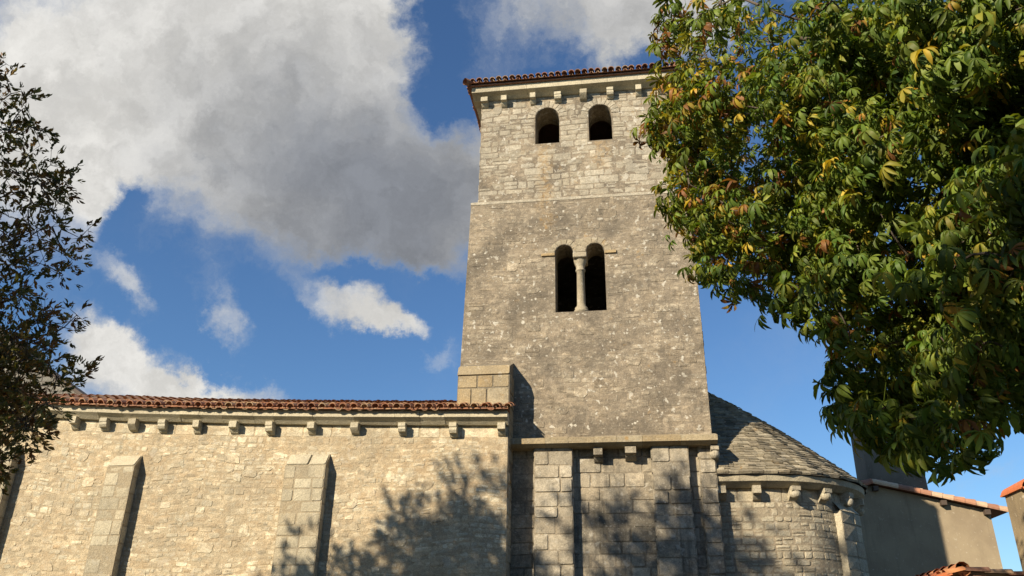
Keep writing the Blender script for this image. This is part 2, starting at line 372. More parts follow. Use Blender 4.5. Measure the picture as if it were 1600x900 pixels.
        for _ in range(big):
            u, v = S(.2, W-.7), S(v0+.2, H-.6); l, h = S(.28, .5), S(.2, .34)
            if excl and any(a < u+l+.1 and b > u-.1 for a, b in excl(v, v+h)): continue
            s.rect_stone(mq, u, v, u+l, v+h, rel[1]+S(.0, .006), tint(u, v), j=.05, ch=.10)
    def backing(s, mp, W, H, nu=1, nv=1, v0=0.0, tint=(.5, .5, 1), mi=0):
        for i in range(nu):
            for k in range(nv):
                u0, u1 = W*i/nu, W*(i+1)/nu; a, b = v0+(H-v0)*k/nv, v0+(H-v0)*(k+1)/nv
                s.quad(mp(u0, a, 0), mp(u1, a, 0), mp(u1, b, 0), mp(u0, b, 0), tint, mi)
    def backing_holes(s, mp, outer, holes, tint=(.5, .5, 1)):
        loops = [[Vector((u, v, 0)) for u, v in lp] for lp in [outer]+holes]
        flat = [p for lp in loops for p in lp]
        for tri in tessellate_polygon(loops):
            a, b, c = [flat[i] for i in tri]
            if (b-a).cross(c-a).z < 0: b, c = c, b
            s.add([mp(a.x, a.y, 0), mp(b.x, b.y, 0), mp(c.x, c.y, 0)], [(0, 1, 2)], tint)
    def build(s, name, mats, parent=None, origin=None, smooth=False):
        o = wloc(parent) if origin is None else np.array(origin, float)
        me = bpy.data.meshes.new(name)
        V = np.array(s.v)-o
        me.from_pydata(V.tolist(), [], s.f)
        for ma in (mats if isinstance(mats, (list, tuple)) else [mats]): me.materials.append(ma)
        me.polygons.foreach_set('material_index', s.m)
        a = me.attributes.new('tint', 'FLOAT_COLOR', 'FACE')
        a.data.foreach_set('color', np.array([(*c, 1) for c in s.c], dtype=np.float32).ravel())
        if smooth: me.polygons.foreach_set('use_smooth', [True]*len(s.f))
        me.update()
        ob = bpy.data.objects.new(name, me); COL.objects.link(ob)
        if parent: ob.parent = parent
        ob.location = Vector(o-wloc(parent)); return ob
def wloc(o):
    p = np.zeros(3)
    while o: p += np.array(o.location); o = o.parent
    return p
def thing(name, label, cat, loc):
    o = bpy.data.objects.new(name, None); COL.objects.link(o); o.location = Vector(loc)
    o['label'] = label; o['category'] = cat; o.empty_display_size = .3; return o
def dup(o, world):
    c = o.copy(); COL.objects.link(c); c.location = Vector(np.array(world)-wloc(o.parent)); return c
def flat(O, U, V, N):                   # planar mapping
    O, U, V, N = [np.array(q, float) for q in (O, U, V, N)]
    return lambda u, v, h: O+U*u+V*v+N*h
def arch_pts(uc, r, v0, vs_, n=12):
    return [(uc-r, v0), (uc+r, v0)] + [(uc+r*math.cos(math.pi*i/n), vs_+r*math.sin(math.pi*i/n)) for i in range(n+1)]

# ------------------------------------------------------------------ ground
random.seed(4)
g = MB(); g.quad((-600, -600, 0), (600, -600, 0), (600, 600, 0), (-600, 600, 0))
ma, q, b = new_mat('village ground'); P = q.n('ShaderNodeNewGeometry').outputs['Position']
c = q.mix(q.ss(q.noise(P, .15, 5), .42, .6), (.10, .09, .07), (.045, .06, .02)); c = q.mix(q.math('MULTIPLY', q.noise(P, 12, 5, .7), .4), c, (.13, .115, .085))
q.l(c, b.inputs['Base Color']); b.inputs['Roughness'].default_value = .95; bump(q, b, q.noise(P, 25, 5), .5, .03)
o = g.build('ground', ma); o['kind'] = 'structure'

# ------------------------------------------------------------------ tile roofs
def tiles(mb, O, U, Sv, N, W, rowlen, sp=.215, ex=.34, r=.088, seg=6, maxlen=99, jit=1.0):
    O, U, Sv, N = [np.array(q, float) for q in (O, U, Sv, N)]
    def arc(cu_, s0, s1, r0, r1, h0, h1, a0, a1, tint, cap, roll):
        A = [a0+(a1-a0)*i/seg for i in range(seg+1)]
        p = lambda u, s_, h: O+U*u+Sv*s_+N*h
        lo = [p(cu_+r0*math.cos(a), s0, h0+r0*math.sin(a)*.85) for a in A]
        hi = [p(cu_+roll+r1*math.cos(a), s1, h1+r1*math.sin(a)*.85) for a in A]
        mb.add(lo+hi, [(i, i+1, seg+2+i, seg+1+i) for i in range(seg)], tint)
        if cap:
            ri = r0-.02; s2 = s0+.12
            inn = [p(cu_+ri*math.cos(a), s0, h0+ri*math.sin(a)*.85) for a in A]
            in2 = [p(cu_+ri*math.cos(a), s2, h0+.004+ri*math.sin(a)*.85) for a in A]
            mb.add(lo+inn+in2, [(i+1, i, seg+1+i, seg+2+i) for i in range(seg)] + [(seg+1+i, seg+2+i, 2*seg+3+i, 2*seg+2+i) for i in range(seg)], tint)
    n = int(W/sp); sp = W/n
    for i in range(n+1):
        u = i*sp; L = min(rowlen(min(max(u, .01), W-.01)), maxlen)
        for ch_ in (0, 1):
            uu = u+(sp/2 if ch_ else 0)
            if ch_ and i == n: continue
            k = 0; s0 = S(-.03, .03)*jit+(.05 if ch_ else 0)
            while s0 < L-.05:
                s1 = min(s0+ex+.07, L+.05)
                ti = (random.random(), random.random(), 0); du = S(-.012, .012)*jit; ro = S(-.012, .012)*jit
                if ch_: arc(uu+du, s0, s1, r*1.02, r*.9, .045, .02, math.pi, 2*math.pi, ti, k == 0, ro)
                else: arc(uu+du, s0, s1, r*S(.96, 1.06), r*.82, .06+S(-.008, .008), .03, math.pi, 0, ti, True if k < 3 else False, ro)
                s0 += ex*S(.96, 1.04); k += 1

# ------------------------------------------------------------------ CHURCH
church = thing('church', 'old limestone village church with square bell tower, long nave and round stone-slated apse', 'church', (-1.2, 20, 0))
XL, XR, YF, YB = -4.28, 2.03, 20.0, 26.3
ZS, ZL, ZT = 6.5, 13.74, 17.62          # string, set-back, wall top
UXL, UXR, UYF = -4.08, 1.63, 20.08

tw = MB()
# twin light and belfry openings (u measured from the left edge, v = z)
TW_SILL, TW_SP = 10.15, 11.96
def twin_loop(off):
    r = .262; cl, cr_ = -1.555-off, -.69-off
    pts = [(-1.82-off, TW_SILL), (-.428-off, TW_SILL)]
    pts += [(cr_+r*math.cos(math.pi*i/10), TW_SP+r*math.sin(math.pi*i/10)) for i in range(11)]
    pts += [(cl+r*math.cos(math.pi*i/10), TW_SP+r*math.sin(math.pi*i/10)) for i in range(11)]
    return pts
def tcol(base_hue):
    def f(u, v): return (min(1, max(0, random.gauss(.5, .24))), min(1, max(0, random.gauss(base_hue, .25))), 0)
    return f
# lower shaft
mpL = lambda u, v, h: np.array((XL+u - max(0, 9.4-v)*.035*(1-u/(XR-XL)), YF-h, v))
WL = XR-XL
lp = twin_loop(XL)
tw.backing_holes(mpL, [(0, 0), (WL, 0), (WL, ZL), (0, ZL)], [lp])
def exL(v0, v1):
    vm = (v0+v1)/2; out = []
    if v1 > TW_SILL+.03 and v0 < TW_SP+.45: out.append((-2.08-XL, -.17-XL) if vm > TW_SP-.1 else (-1.84-XL, -.41-XL))
    return out
tw.masonry(mpL, WL, ZL, (.15, .27), (.2, .52), gap=.010, rel=(-.006, .007), excl=exL, tint=tcol(.35), split=.4, wav=.03, v0=ZS+.12, quoin=True, big=30)
# reveal of the twin light
def reveal(mp, loop, depth, tint=(.55, .4, 0)):
    n = len(loop)
    for i in range(n):
        a, b = loop[i], loop[(i+1) % n]
        for d0, d1 in ((.0, -depth*.35), (-depth*.35, -depth)):
            tw.quad(mp(*a, d0), mp(*a, d1), mp(*b, d1), mp(*b, d0), (S(.4, .7), S(.2, .6), 0))
reveal(mpL, lp, .8)
# set-back weathering
tw.prism([(XL-.01, YF-.012, ZL-.05), (XL-.01, YF-.012, ZL+.03), (XL-.01, UYF+.06, ZL+.13), (XL-.01, UYF+.06, ZL-.05)], (WL+.02, 0, 0), (.75, .2, 0), 1)
for sx, x in ((1, XL-.012), (-1, XR+.012)):
    tw.prism([(x, YF+.1, ZL-.05), (x, YF+.1, ZL+.03), (x+sx*.46, YF+.1, ZL+.16), (x+sx*.46, YF+.1, ZL-.05)], (0, YB-YF-.2, 0), (.8, .2, 0), 1)
# other walls of the lower shaft
mpR = flat((XR, YF, 0), (0, 1, 0), (0, 0, 1), (1, 0, 0)); mpW = flat((XL, YB, 0), (0, -1, 0), (0, 0, 1), (-1, 0, 0))
for mp_ in (mpR, mpW):
    tw.backing(mp_, YB-YF, ZL)
    tw.masonry(mp_, YB-YF, ZL, (.2, .3), (.3, .6), v0=6.0, tint=tcol(.35), quoin=True)
mpB = flat((XR, YB, 0), (-1, 0, 0), (0, 0, 1), (0, 1, 0))
sl_c = at(889, 416, YB); su = XR-sl_c[0]
tw.backing_holes(mpB, [(0, 0), (WL, 0), (WL, ZL), (0, ZL)], [[(su-.2, sl_c[2]-.06), (su+.2, sl_c[2]-.06), (su+.2, sl_c[2]+.06), (su-.2, sl_c[2]+.06)]])
# upper shaft
WU = UXR-UXL
mpU = lambda u, v, h: np.array((UXL+u, UYF-h, v))
b1 = arch_pts(-2.02-UXL, .37, 15.76, 16.72); b2 = arch_pts(-.41-UXL, .35, 15.74, 16.71)
tw.backing_holes(mpU, [(0, ZL), (WU, ZL), (WU, ZT), (0, ZT)], [b1, b2], (.5, .5, 1))
def exU(v0, v1):
    out = []
    if v1 > 15.78 and v0 < 17.30:
        for uc, r in ((-2.02-UXL, .37), (-.41-UXL, .35)):
            k = r+.02 if (v0+v1)/2 < 16.7 else max(.05, math.sqrt(max(0, (r+.28)**2-max(0, (v0+v1)/2-16.72)**2)))
            out.append((uc-k, uc+k))
    return out
reveal(mpU, b1, .85); reveal(mpU, b2, .85)
upper = MB()
upper.masonry(mpU, WU, ZT, (.16, .27), (.22, .6), gap=.009, rel=(-.005, .008), excl=exU, tint=tcol(.4), split=.25, wav=.02, v0=ZL+.1, quoin=True, big=8)
for mp_, L in ((flat((UXR, UYF, 0), (0, 1, 0), (0, 0, 1), (1, 0, 0)), 6.1), (flat((UXL, UYF+6.1, 0), (0, -1, 0), (0, 0, 1), (-1, 0, 0)), 6.1), (flat((UXR, UYF+6.1, 0), (-1, 0, 0), (0, 0, 1), (0, 1, 0)), WU)):
    upper.backing(mp_, L, ZT, v0=ZL-.3)
    upper.masonry(mp_, L, ZT, (.2, .3), (.3, .6), v0=ZL, tint=tcol(.4), quoin=True)
tw.box(UXL+.1, UYF+.1, 15.2, UXR-.1, UYF+6, 15.3, (.3, .5, 0)); tw.box(XL+.1, YF+.1, 13.3, XR-.1, YB-.1, 13.4, (.3, .5, 0)); tw.box(XL+.1, YF+.1, 9.6, XR-.1, YB-.1, 9.7, (.3, .5, 0))
tower = tw.build('bell_tower', [M_TOWER, M_BELF], church)
upper.build('belfry', M_BELF, tower)

# arch rings
def ring_arch(name, mp, uc, r0, r1, vs_, n, rel=.012, mat=M_ARCH):
    a_ = MB()
    for i in range(n):
        t0, t1 = math.pi*i/n+.006, math.pi*(i+1)/n-.006
        rr = r1*S(.94, 1.06); ring = [(uc+r0*math.cos(t), vs_+r0*math.sin(t)) for t in (t0, (t0+t1)/2, t1)] + [(uc+rr*math.cos(t), vs_+rr*math.sin(t)) for t in (t1, (t0+t1)/2, t0)]
        a_.stone(mp, ring, rel+S(-.004, .004), (random.random(), S(.1, .6), 0))
    return a_.build(name, mat, tower)
ring_arch('window_arch', mpL, -1.555-XL, .264, .45, TW_SP, 7); ring_arch('window_arch', mpL, -.69-XL, .264, .45, TW_SP, 7)
ring_arch('window_arch', mpU, -2.02-UXL, .372, .62, 16.72, 11, mat=M_BELF); ring_arch('window_arch', mpU, -.41-UXL, .352, .6, 16.71, 11, mat=M_BELF)
# filling stones and imposts between the twin arches
f_ = MB()
f_.rect_stone(mpL, -1.285-XL, TW_SP+.005, -.955-XL, TW_SP+.2, .012, (.6, .3, 0)); f_.rect_stone(mpL, -1.24-XL, TW_SP+.21, -1.0-XL, TW_SP+.42, .012, (.5, .4, 0))
f_.build('spandrel_stone', M_ARCH, tower)
for x0_, x1_ in ((-2.2, -1.815), (-.43, -.1)):
    f_ = MB(); f_.rough_box(x0_, 19.955, TW_SP-.09, x1_, 20.3, TW_SP-.005, (.6, .9, 0), .006, .01); f_.build('impost', M_STRING, tower)
cl = MB(); cx, cy = -1.12, 20.2
cl.lathe(cx, cy, [(.0, TW_SILL), (.2, TW_SILL), (.2, TW_SILL+.09), (.17, TW_SILL+.12), (.18, TW_SILL+.17), (.125, TW_SILL+.22), (.118, TW_SILL+.3), (.108, 11.42), (.12, 11.43), (.138, 11.45), (.138, 11.48), (.112, 11.5), (.13, 11.6), (.18, 11.75), (.185, 11.8)])
ob = cl.build('window_column', M_ARCH, tower, smooth=True)
ca = MB(); ca.rough_box(cx-.19, cy-.23, 11.79, cx+.19, cy+.4, TW_SP-.003, (.6, .3, 0), .006, .02); ca.build('capital', M_ARCH, tower)
# base: recessed panels, pilasters
bs = MB(); mpb = lambda u, v, h: np.array((-2.98+u, YF-.012-h, v)); WB = XR+2.98
bs.backing(mpb, WB, ZS); bs.masonry(mpb, WB, ZS, (.26, .40), (.3, .75), rel=(0, .025), tint=tcol(.4), wav=.01)
bs.build('base_wall', M_BASE, tower)
for x0, x1, d in ((-2.36, -1.42, .26), (.53, 1.41, .26), (1.66, 2.05, .14)):
    p = MB(); mpp = flat((x0, YF-d, 0), (1, 0, 0), (0, 0, 1), (0, -1, 0)); p.backing(mpp, x1-x0, ZS-.02)
    random.seed(int(x0*100)+900)
    p.masonry(mpp, x1-x0, ZS-.02, (.26, .40), (.34, .66), rel=(.0, .035), tint=tcol(.2))
    for mps in (flat((x1, YF-d, 0), (0, 1, 0), (0, 0, 1), (1, 0, 0)), flat((x0, YF, 0), (0, -1, 0), (0, 0, 1), (-1, 0, 0))):
        p.backing(mps, d, ZS-.02); p.masonry(mps, d, ZS-.02, (.26, .4), (d, d), rel=(0, .02), tint=tcol(.3))
    p.build('pilaster', M_BASE, tower)
st = MB(); x = -3.0
while x < 2.1:
    x1 = min(x+S(.5, .95), 2.12)
    if 2.12-x1 < .3: x1 = 2.12
    zt = 6.62+S(-.01, .01); pr = [(x, 19.52, 6.43), (x, 19.52+S(-.01, .01), 6.56), (x, 20.01, zt+.09), (x, 20.01, 6.36), (x, 19.66, 6.36)]
    st.prism(pr, (x1-x-.006, 0, 0), (random.random(), random.random(), 0)); x = x1
st.build('string_course', M_STRING, tower)
def corbel(w, d, h, ball=False):          # local: top at z=0, wall at y=0, sticks out to -y
    c_ = MB()
    if ball:
        c_.prism([(-w/2, 0, 0), (-w/2, -d, 0), (-w/2, -d, -h*.3), (-w/2, -d*.3, -h*.75), (-w/2, 0, -h)], (w, 0, 0), (.6, .3, 0))
        n = 10
        c_.lathe(0, -d*.6, [(max(.001, w*.62*math.sin(math.pi*i/n)), -h*.55-w*.62*math.cos(math.pi*i/n)) for i in range(n+1)], 14, (.7, .2, 0))
    else:
        prof = [(0, 0), (-d, 0), (-d, -h*.52), (-d*.93, -h*.56), (-d*.62, -h*.60), (-d*.5, -h*.74), (-d*.28, -h*.9), (0, -h)]
        c_.prism([(-w/2, y, z) for y, z in prof], (w, 0, 0), (.5, .3, 0))
    return c_
def corbel_worn(w, d, h, seed):
    random.seed(seed); c_ = MB(); k = random.choice([0, 1, 2])
    if k == 0: prof = [(0, 0), (-d, 0), (-d, -h*.45), (-d*.8, -h*.62), (-d*.45, -h*.85), (0, -h)]
    elif k == 1: prof = [(0, 0), (-d*.97, 0), (-d, -h*.3), (-d*.92, -h*.36), (-d*.95, -h*.55), (-d*.8, -h*.75), (-d*.5, -h*.8), (-d*.3, -h*.97), (0, -h)]
    else: prof = [(0, 0), (-d, 0), (-d*.96, -h*.4), (-d*.6, -h*.7), (0, -h*.95)]
    c_.prism([(-w/2+S(-.01, .01), y, z) for y, z in prof], (w, 0, 0), (random.random(), random.random(), 0)); return c_
def put_corbels(proto, pts, jit=0, worn=None):
    worn = [corbel_worn(.19, .24, .32, q_).build('corbel', proto.data.materials[0], proto.parent, origin=(0, 0, 0)) for q_ in (1, 4, 9, 12)] if worn else []
    for i_, p in enumerate(pts):
        c_ = dup(random.choice(worn) if worn and random.random() < .5 else proto, p)
        c_.scale = (S(.88, 1.12), S(.92, 1.05), S(.9, 1.08)); c_.rotation_euler = (0, 0, S(-.03, .03)+jit)
    for q_ in [proto]+worn: bpy.data.objects.remove(q_)
pc = corbel(.24, .34, .34, False).build('corbel', M_BASE, tower, origin=(0, 0, 0))
put_corbels(pc, [(-.77, YF, 6.35), (.02, YF, 6.35)])
pb = corbel(.2, .32, .36, True).build('corbel', M_BASE, tower, origin=(0, 0, 0)); put_corbels(pb, [(2.03, YF-.02, 6.34)])
# tower cornice
tcn = MB(); x = UXL-.27
while x < UXR+.26:
    x1 = min(x+S(.6, 1.0), UXR+.27)
    tcn.prism([(x, UYF-.34, 17.62), (x, UYF-.36, 17.80), (x, UYF+.3, 17.80), (x, UYF+.3, 17.5), (x, UYF-.05, 17.5), (x, UYF-.16, 17.56)], (x1-x-.005, 0, 0), (random.random(), random.random()*.5, 0)); x = x1
for s_, xw in ((-1, UXL), (1, UXR)):
    tcn.prism([(xw+s_*.27, UYF+.301, 17.62), (xw+s_*.27, UYF+.301, 17.80), (xw-s_*.2, UYF+.301, 17.80), (xw-s_*.2, UYF+.301, 17.5), (xw+s_*.03, UYF+.301, 17.5)], (0, 5.8, 0), (.5, .3, 0))
tcn.build('cornice', M_TRIM, tower)
pc = corbel(.19, .25, .31).build('corbel', M_TRIM, tower, origin=(0, 0, 0))
tcx = [at(xx, 143, 19.85)[0] for xx in (757, 787, 832, 871, 911, 953, 998, 1034)]
put_corbels(pc, [(xx, UYF+.01, 17.52) for xx in tcx], worn=True)
# tower roof
tr = MB(); ex0, ex1, ey0, ey1, ez = UXL-.42, UXR+.42, UYF-.52, UYF+6.5, 17.86; th = R(15)
mx_, my_ = (ex0+ex1)/2, (ey0+ey1)/2; hw = (ex1-ex0)/2
apex = (mx_, my_, ez+hw*math.tan(th))
for a_, b_ in (((ex0, ey0), (ex1, ey0)), ((ex1, ey0), (ex1, ey1)), ((ex1, ey1), (ex0, ey1)), ((ex0, ey1), (ex0, ey0))):
    A = np.array((*a_, ez)); B = np.array((*b_, ez)); U = (B-A)/np.linalg.norm(B-A); W_ = np.linalg.norm(B-A)
    inn = np.array((-U[1], U[0], 0)); hgt = hw if abs(U[0]) > .5 else hw
    Sv = (inn*math.cos(th)+np.array((0, 0, math.sin(th)))); N = np.cross(U, Sv)
    tiles(tr, A+N*.03, U, Sv, N, W_, lambda u, W_=W_: min(u, W_-u)/math.cos(th), sp=.2, maxlen=2.2)
    tr.add([A, B, apex], [(0, 1, 2)], (.5, .3, 0)); 
tr.box(ex0+.08, ey0+.08, ez-.055, ex1-.08, ey1-.08, ez-.02, (.9, .1, 0))
for (xx, yy) in ((ex0, ey0), (ex1, ey0)):   # hip tiles
    P0 = np.array((xx, yy, ez+.06)); P1 = np.array(apex)+np.array((0, 0, .1)); d = (P1-P0); L = np.linalg.norm(d); d /= L
    for k in range(int(L/.33)):
        tr.tube([P0+d*(k*.33-.06), P0+d*(k*.33+.36)], [.115, .085], 8, (random.random(), random.random(), 0))
tr.build('tower_roof', M_TILE_T, tower)
# corner buttress standing over the nave eaves
wd = MB(); wx0, wx1 = -4.3, -2.95
wy0 = 19.32
prof = lambda x: [(x, wy0, 5.5), (x, wy0, 8.21), (x, wy0+.10, 8.47), (x, YF+.02, 8.74), (x, YF+.02, 5.5)]
wd.prism(prof(wx0), (wx1-wx0, 0, 0), (.5, .4, 1))
mpw = flat((wx0, wy0, 0), (1, 0, 0), (0, 0, 1), (0, -1, 0))
random.seed(12); wd.masonry(mpw, wx1-wx0, 8.2, (.36, .5), (.3, .7), rel=(.004, .02), v0=7.0, tint=tcol(.45))
mpw2 = flat((wx1, wy0, 0), (0, 1, 0), (0, 0, 1), (1, 0, 0)); wd.masonry(mpw2, .68, 8.25, (.3, .4), (.34, .34), v0=6.0, tint=tcol(.45))
wd.rect_stone(flat((wx0-.02, wy0-.02, 8.2), (1, 0, 0), (0, .36, .93), (0, -.93, .36)), 0, 0, 1.38, .3, .02, (.5, .6, 0))
wd.build('corner_buttress', M_STRING, tower)

# ---- nave
NY = 19.3
def nz(x): return float(np.interp(x, [-24, -17.3, -15.6, -13.4, -9.33, -6.2, -2.97], [8.07, 7.76, 7.67, 7.52, 7.33, 7.22, 7.14]))   # sagging eaves line
NX0, NX1 = -24.0, -2.97; NW = NX1-NX0; HN = 7.2
zc = lambda x: nz(x)-.30               # underside of the cornice
mpN = lambda u, v, h: np.array((NX0+u, NY-h, v*zc(NX0+u)/HN))
nv = MB(); random.seed(21)
nv.backing(mpN, NW, HN, 24, 1)
def ntint(u, v):
    pat = .5+.5*math.sin(u*.9+v*1.7)*math.sin(u*.37-v*.8+1)
    return (min(1, max(0, random.gauss(.55, .25))), min(1, max(0, random.gauss(.12+.32*pat, .2))), 0)
nv.masonry(mpN, NW, HN-.32, (.09, .19), (.10, .36), gap=.014, rel=(-.005, .008), tint=ntint, split=.3, wav=.06, v0=2.0, big=170)
nv.masonry(mpN, NW, HN, (.31, .33), (.45, .9), gap=.008, rel=(.0, .008), tint=lambda u, v: (S(.5, .9), S(0, .25), 0), v0=HN-.32)
# gable end wall against the tower
mpE = lambda u, v, h: np.array((NX1+h, NY+u, v))
nv.backing(mpE, .72, 7.2); nv.masonry(mpE, .7, 7.1, (.25, .4), (.3, .4), v0=2.0, tint=ntint)
nv.quad((NX0, NY, 0), (NX0, NY, 7.7), (NX0, 26.3, 7.7), (NX0, 26.3, 0)); nv.quad((NX0, 26.3, 0), (XL-.01, 26.3, 0), (XL-.01, 26.3, 7.3), (NX0, 26.3, 7.7))
nave = nv.build('nave', M_NAVE, church)
# smoother stones right of the corner keep the quoin tidy
cn = MB(); x = NX0
while x < NX1+.02:
    x1 = min(x+S(.55, 1.15), NX1+.03)
    if NX1+.03-x1 < .3: x1 = NX1+.03
    z0, z1 = nz(x), nz(x1-.006); y = lambda: S(-.008, .008); j1, j2 = y(), y()
    def prf(xx, z): return [(xx, NY-.30+j1, z-.15), (xx, NY-.31+j1, z+.01), (xx, NY+.3, z+.01), (xx, NY+.3, z-.30), (xx, NY-.10+j2, z-.30), (xx, NY-.19+j2, z-.22)]
    a_, b_ = prf(x, z0), prf(x1-.006, z1); n = 6
    cn.add(a_+b_, [tuple(range(n)), tuple(range(2*n-1, n-1, -1))]+[(i, n+i, n+(i+1) % n, (i+1) % n) for i in range(n)], (S(.3, .9), random.random()*.5, 0)); x = x1
cn.build('cornice', M_TRIM, nave)
pc = corbel(.19, .24, .33).build('corbel', M_TRIM, nave, origin=(0, 0, 0))
ncx = [at(xx, 663, 19.1)[0] for xx in (20, 68, 113, 160, 206, 252, 306, 364, 421, 486, 554, 628, 708, 783)]
put_corbels(pc, [(xx, NY+.01, zc(xx)+.03) for xx in ncx], worn=True)
# nave buttresses with sloping heads
def buttress(xa, xb, ztop, d, seed):
    random.seed(seed); p = MB(); yf = NY-d
    p.prism([(xa, yf, 0), (xa, yf, ztop-.22), (xa, NY-.005, ztop+.10), (xa, NY-.005, 0)], (xb-xa, 0, 0), (.5, .4, 1))
    p.masonry(flat((xa, yf, 0), (1, 0, 0), (0, 0, 1), (0, -1, 0)), xb-xa, ztop-.22, (.24, .40), (.26, .6), rel=(-.004, .014), v0=2.0, tint=tcol(.3))
    p.masonry(flat((xb, yf, 0), (0, 1, 0), (0, 0, 1), (1, 0, 0)), d-.01, ztop-.25, (.32, .46), (d, d), rel=(.0, .012), v0=2.0, tint=tcol(.3))
    L = math.hypot(d, .32); p.masonry(flat((xa, yf-.01, ztop-.22), (1, 0, 0), (0, d/L, .32/L), (0, -.32/L, d/L)), xb-xa, L, (L, L), (.5, .8), rel=(.01, .03), tint=tcol(.2))
    p.build('buttress', M_BUTT, nave)
buttress(-13.42, -12.66, 6.18, .26, 5); buttress(-8.56, -7.5, 6.12, .26, 6); buttress(-17.3, -16.2, 6.5, .28, 7)
# nave roof: canal tiles
nr = MB(); random.seed(31); th = R(17.9)
xs = np.linspace(NX0, NX1+.06, 16)
for i in range(15):
    xa, xb = xs[i], xs[i+1]; A = np.array((xa, NY-.48, nz(xa)+.015)); B = np.array((xb, NY-.48, nz(xb)+.015)); L = np.linalg.norm(B-A)
    U = (B-A)/L; Sv = np.array((0, math.cos(th), math.sin(th))); N = np.cross(U, Sv); N /= np.linalg.norm(N)
    if xb > XL-.1:
        tiles(nr, A-N*.01, U, Sv, N, L, lambda u: .85 if xa+u > wx0-.05 else 4.2, sp=.255, r=.102, ex=.38)
    else: tiles(nr, A-N*.01, U, Sv, N, L, lambda u: 4.2, sp=.255, r=.102, ex=.38)
    q2 = 4.2 if xb < XL else .5
    nr.quad(A+Sv*.1-N*.05, B+Sv*.1-N*.05, B+Sv*q2-N*.05, A+Sv*q2-N*.05, (.9, .2, 0))
    # lower layer of flat tiles under the first course
    k = xa
    while k < xb-.05:
        z = nz(k)+.028; nr.box(k+.004, NY-.44, z-.016, min(k+.215, xb), NY-.1, z+.012, (random.random(), random.random()*.7, 0)); k += .22
    nr.quad((xa, NY+3.5, nz(xa)+1.2), (xb, NY+3.5, nz(xb)+1.2), (xb, 26.5, 7.3), (xa, 26.5, 7.3), (.5, .3, 0))
nr.build('nave_roof', M_TILE, nave)

# ---- apse
AX, AY, AR = 3.0, 23.0, 2.78
def apath(u, off=0.0):                 # u = arc length along the front: straight bay then half circle
    s0 = AX-XR
    if u < s0: return np.array((XR+u, AY-AR-off)), np.array((0., -1.))
    a = (u-s0)/AR; n = np.array((math.sin(a), -math.cos(a))); return np.array((AX, AY))+n*(AR+off), n
LA = (AX-XR)+AR*math.pi*.95; ZA = 5.42
def mpA(u, v, h):
    p, n = apath(u, h); return np.array((p[0], p[1], v))
ap = MB(); random.seed(41); ap.backing(mpA, LA, 5.9, 48, 1)
ap.masonry(mpA, LA, ZA-.34, (.12, .2), (.16, .4), gap=.018, rel=(-.004, .018), tint=tcol(.3), split=.2, wav=.015, v0=2.0)
ap.masonry(mpA, LA, ZA, (.34, .34), (.45, .6), gap=.01, rel=(0, .008), tint=lambda u, v: (S(.4, .8), S(.2, .5), 0), v0=ZA-.34)
apse = ap.build('apse', M_APSE, church)
ac = MB(); u = -.1
while u < LA:
    u1 = min(u+S(.5, .75), LA); prof = [(.30, 5.52), (.32, 5.66), (-.1, 5.66), (-.1, 5.40), (.12, 5.40)]
    us = np.linspace(u, u1-.006, 4); rings = []
    for uu in us: rings += [mpA(uu, z, h) for h, z in prof]
    n = 5; fs = [tuple(range(n)), tuple(range(4*n-1, 3*n-1, -1))]
    for k in range(3): fs += [(k*n+i, (k+1)*n+i, (k+1)*n+(i+1) % n, k*n+(i+1) % n) for i in range(n)]
    ac.add(rings, fs, (S(.2, .6), random.random()*.6, 0)); u = u1
ac.build('cornice', M_BUTT, apse)
s0 = AX-XR
for uu, ball in ((.10, 0), (.93, 0), (1.80, 1), (2.62, 1), (3.45, 1), (4.3, 0), (5.1, 1), (6.0, 0)):
    p, n = apath(uu); c_ = corbel(.2, .27, .36, bool(ball)).build('corbel', M_APSE, apse, origin=(0, 0, 0))
    c_.location = Vector(np.array((p[0], p[1], 5.42))-wloc(apse)); c_.rotation_euler = (0, 0, math.atan2(n[0], -n[1])); c_.scale = (S(.9, 1.15), 1, S(.85, 1.05))
pl = MB(); fa, fb_ = R(42), R(62)
u0, u1 = s0+AR*fa, s0+AR*fb_; mpP = lambda u, v, h: mpA(u0+u, v, h+.18)
pl.backing(mpP, u1-u0, 4.95, 6); pl.masonry(mpP, u1-u0, 4.95, (.28, .4), (.35, .6), v0=2.0, tint=tcol(.3))
for uu, sg in ((u0, 1), (u1, -1)):
    a0, a1 = mpA(uu, 0, 0), mpA(uu, 0, .19); b0, b1_ = mpA(uu, 4.95, 0), mpA(uu, 4.95, .19); pl.quad(a0, a1, b1_, b0, (.9, .05, 0))
tp = [mpA(u0+(u1-u0)*i/6, 4.95, .20) for i in range(7)]+[mpA(u0+(u1-u0)*i/6, 5.2, 0) for i in range(7)]
pl.add(tp, [(i, i+1, 8+i, 7+i) for i in range(6)], (.5, .3, 0)); pl.build('pilaster', M_APSE, apse)
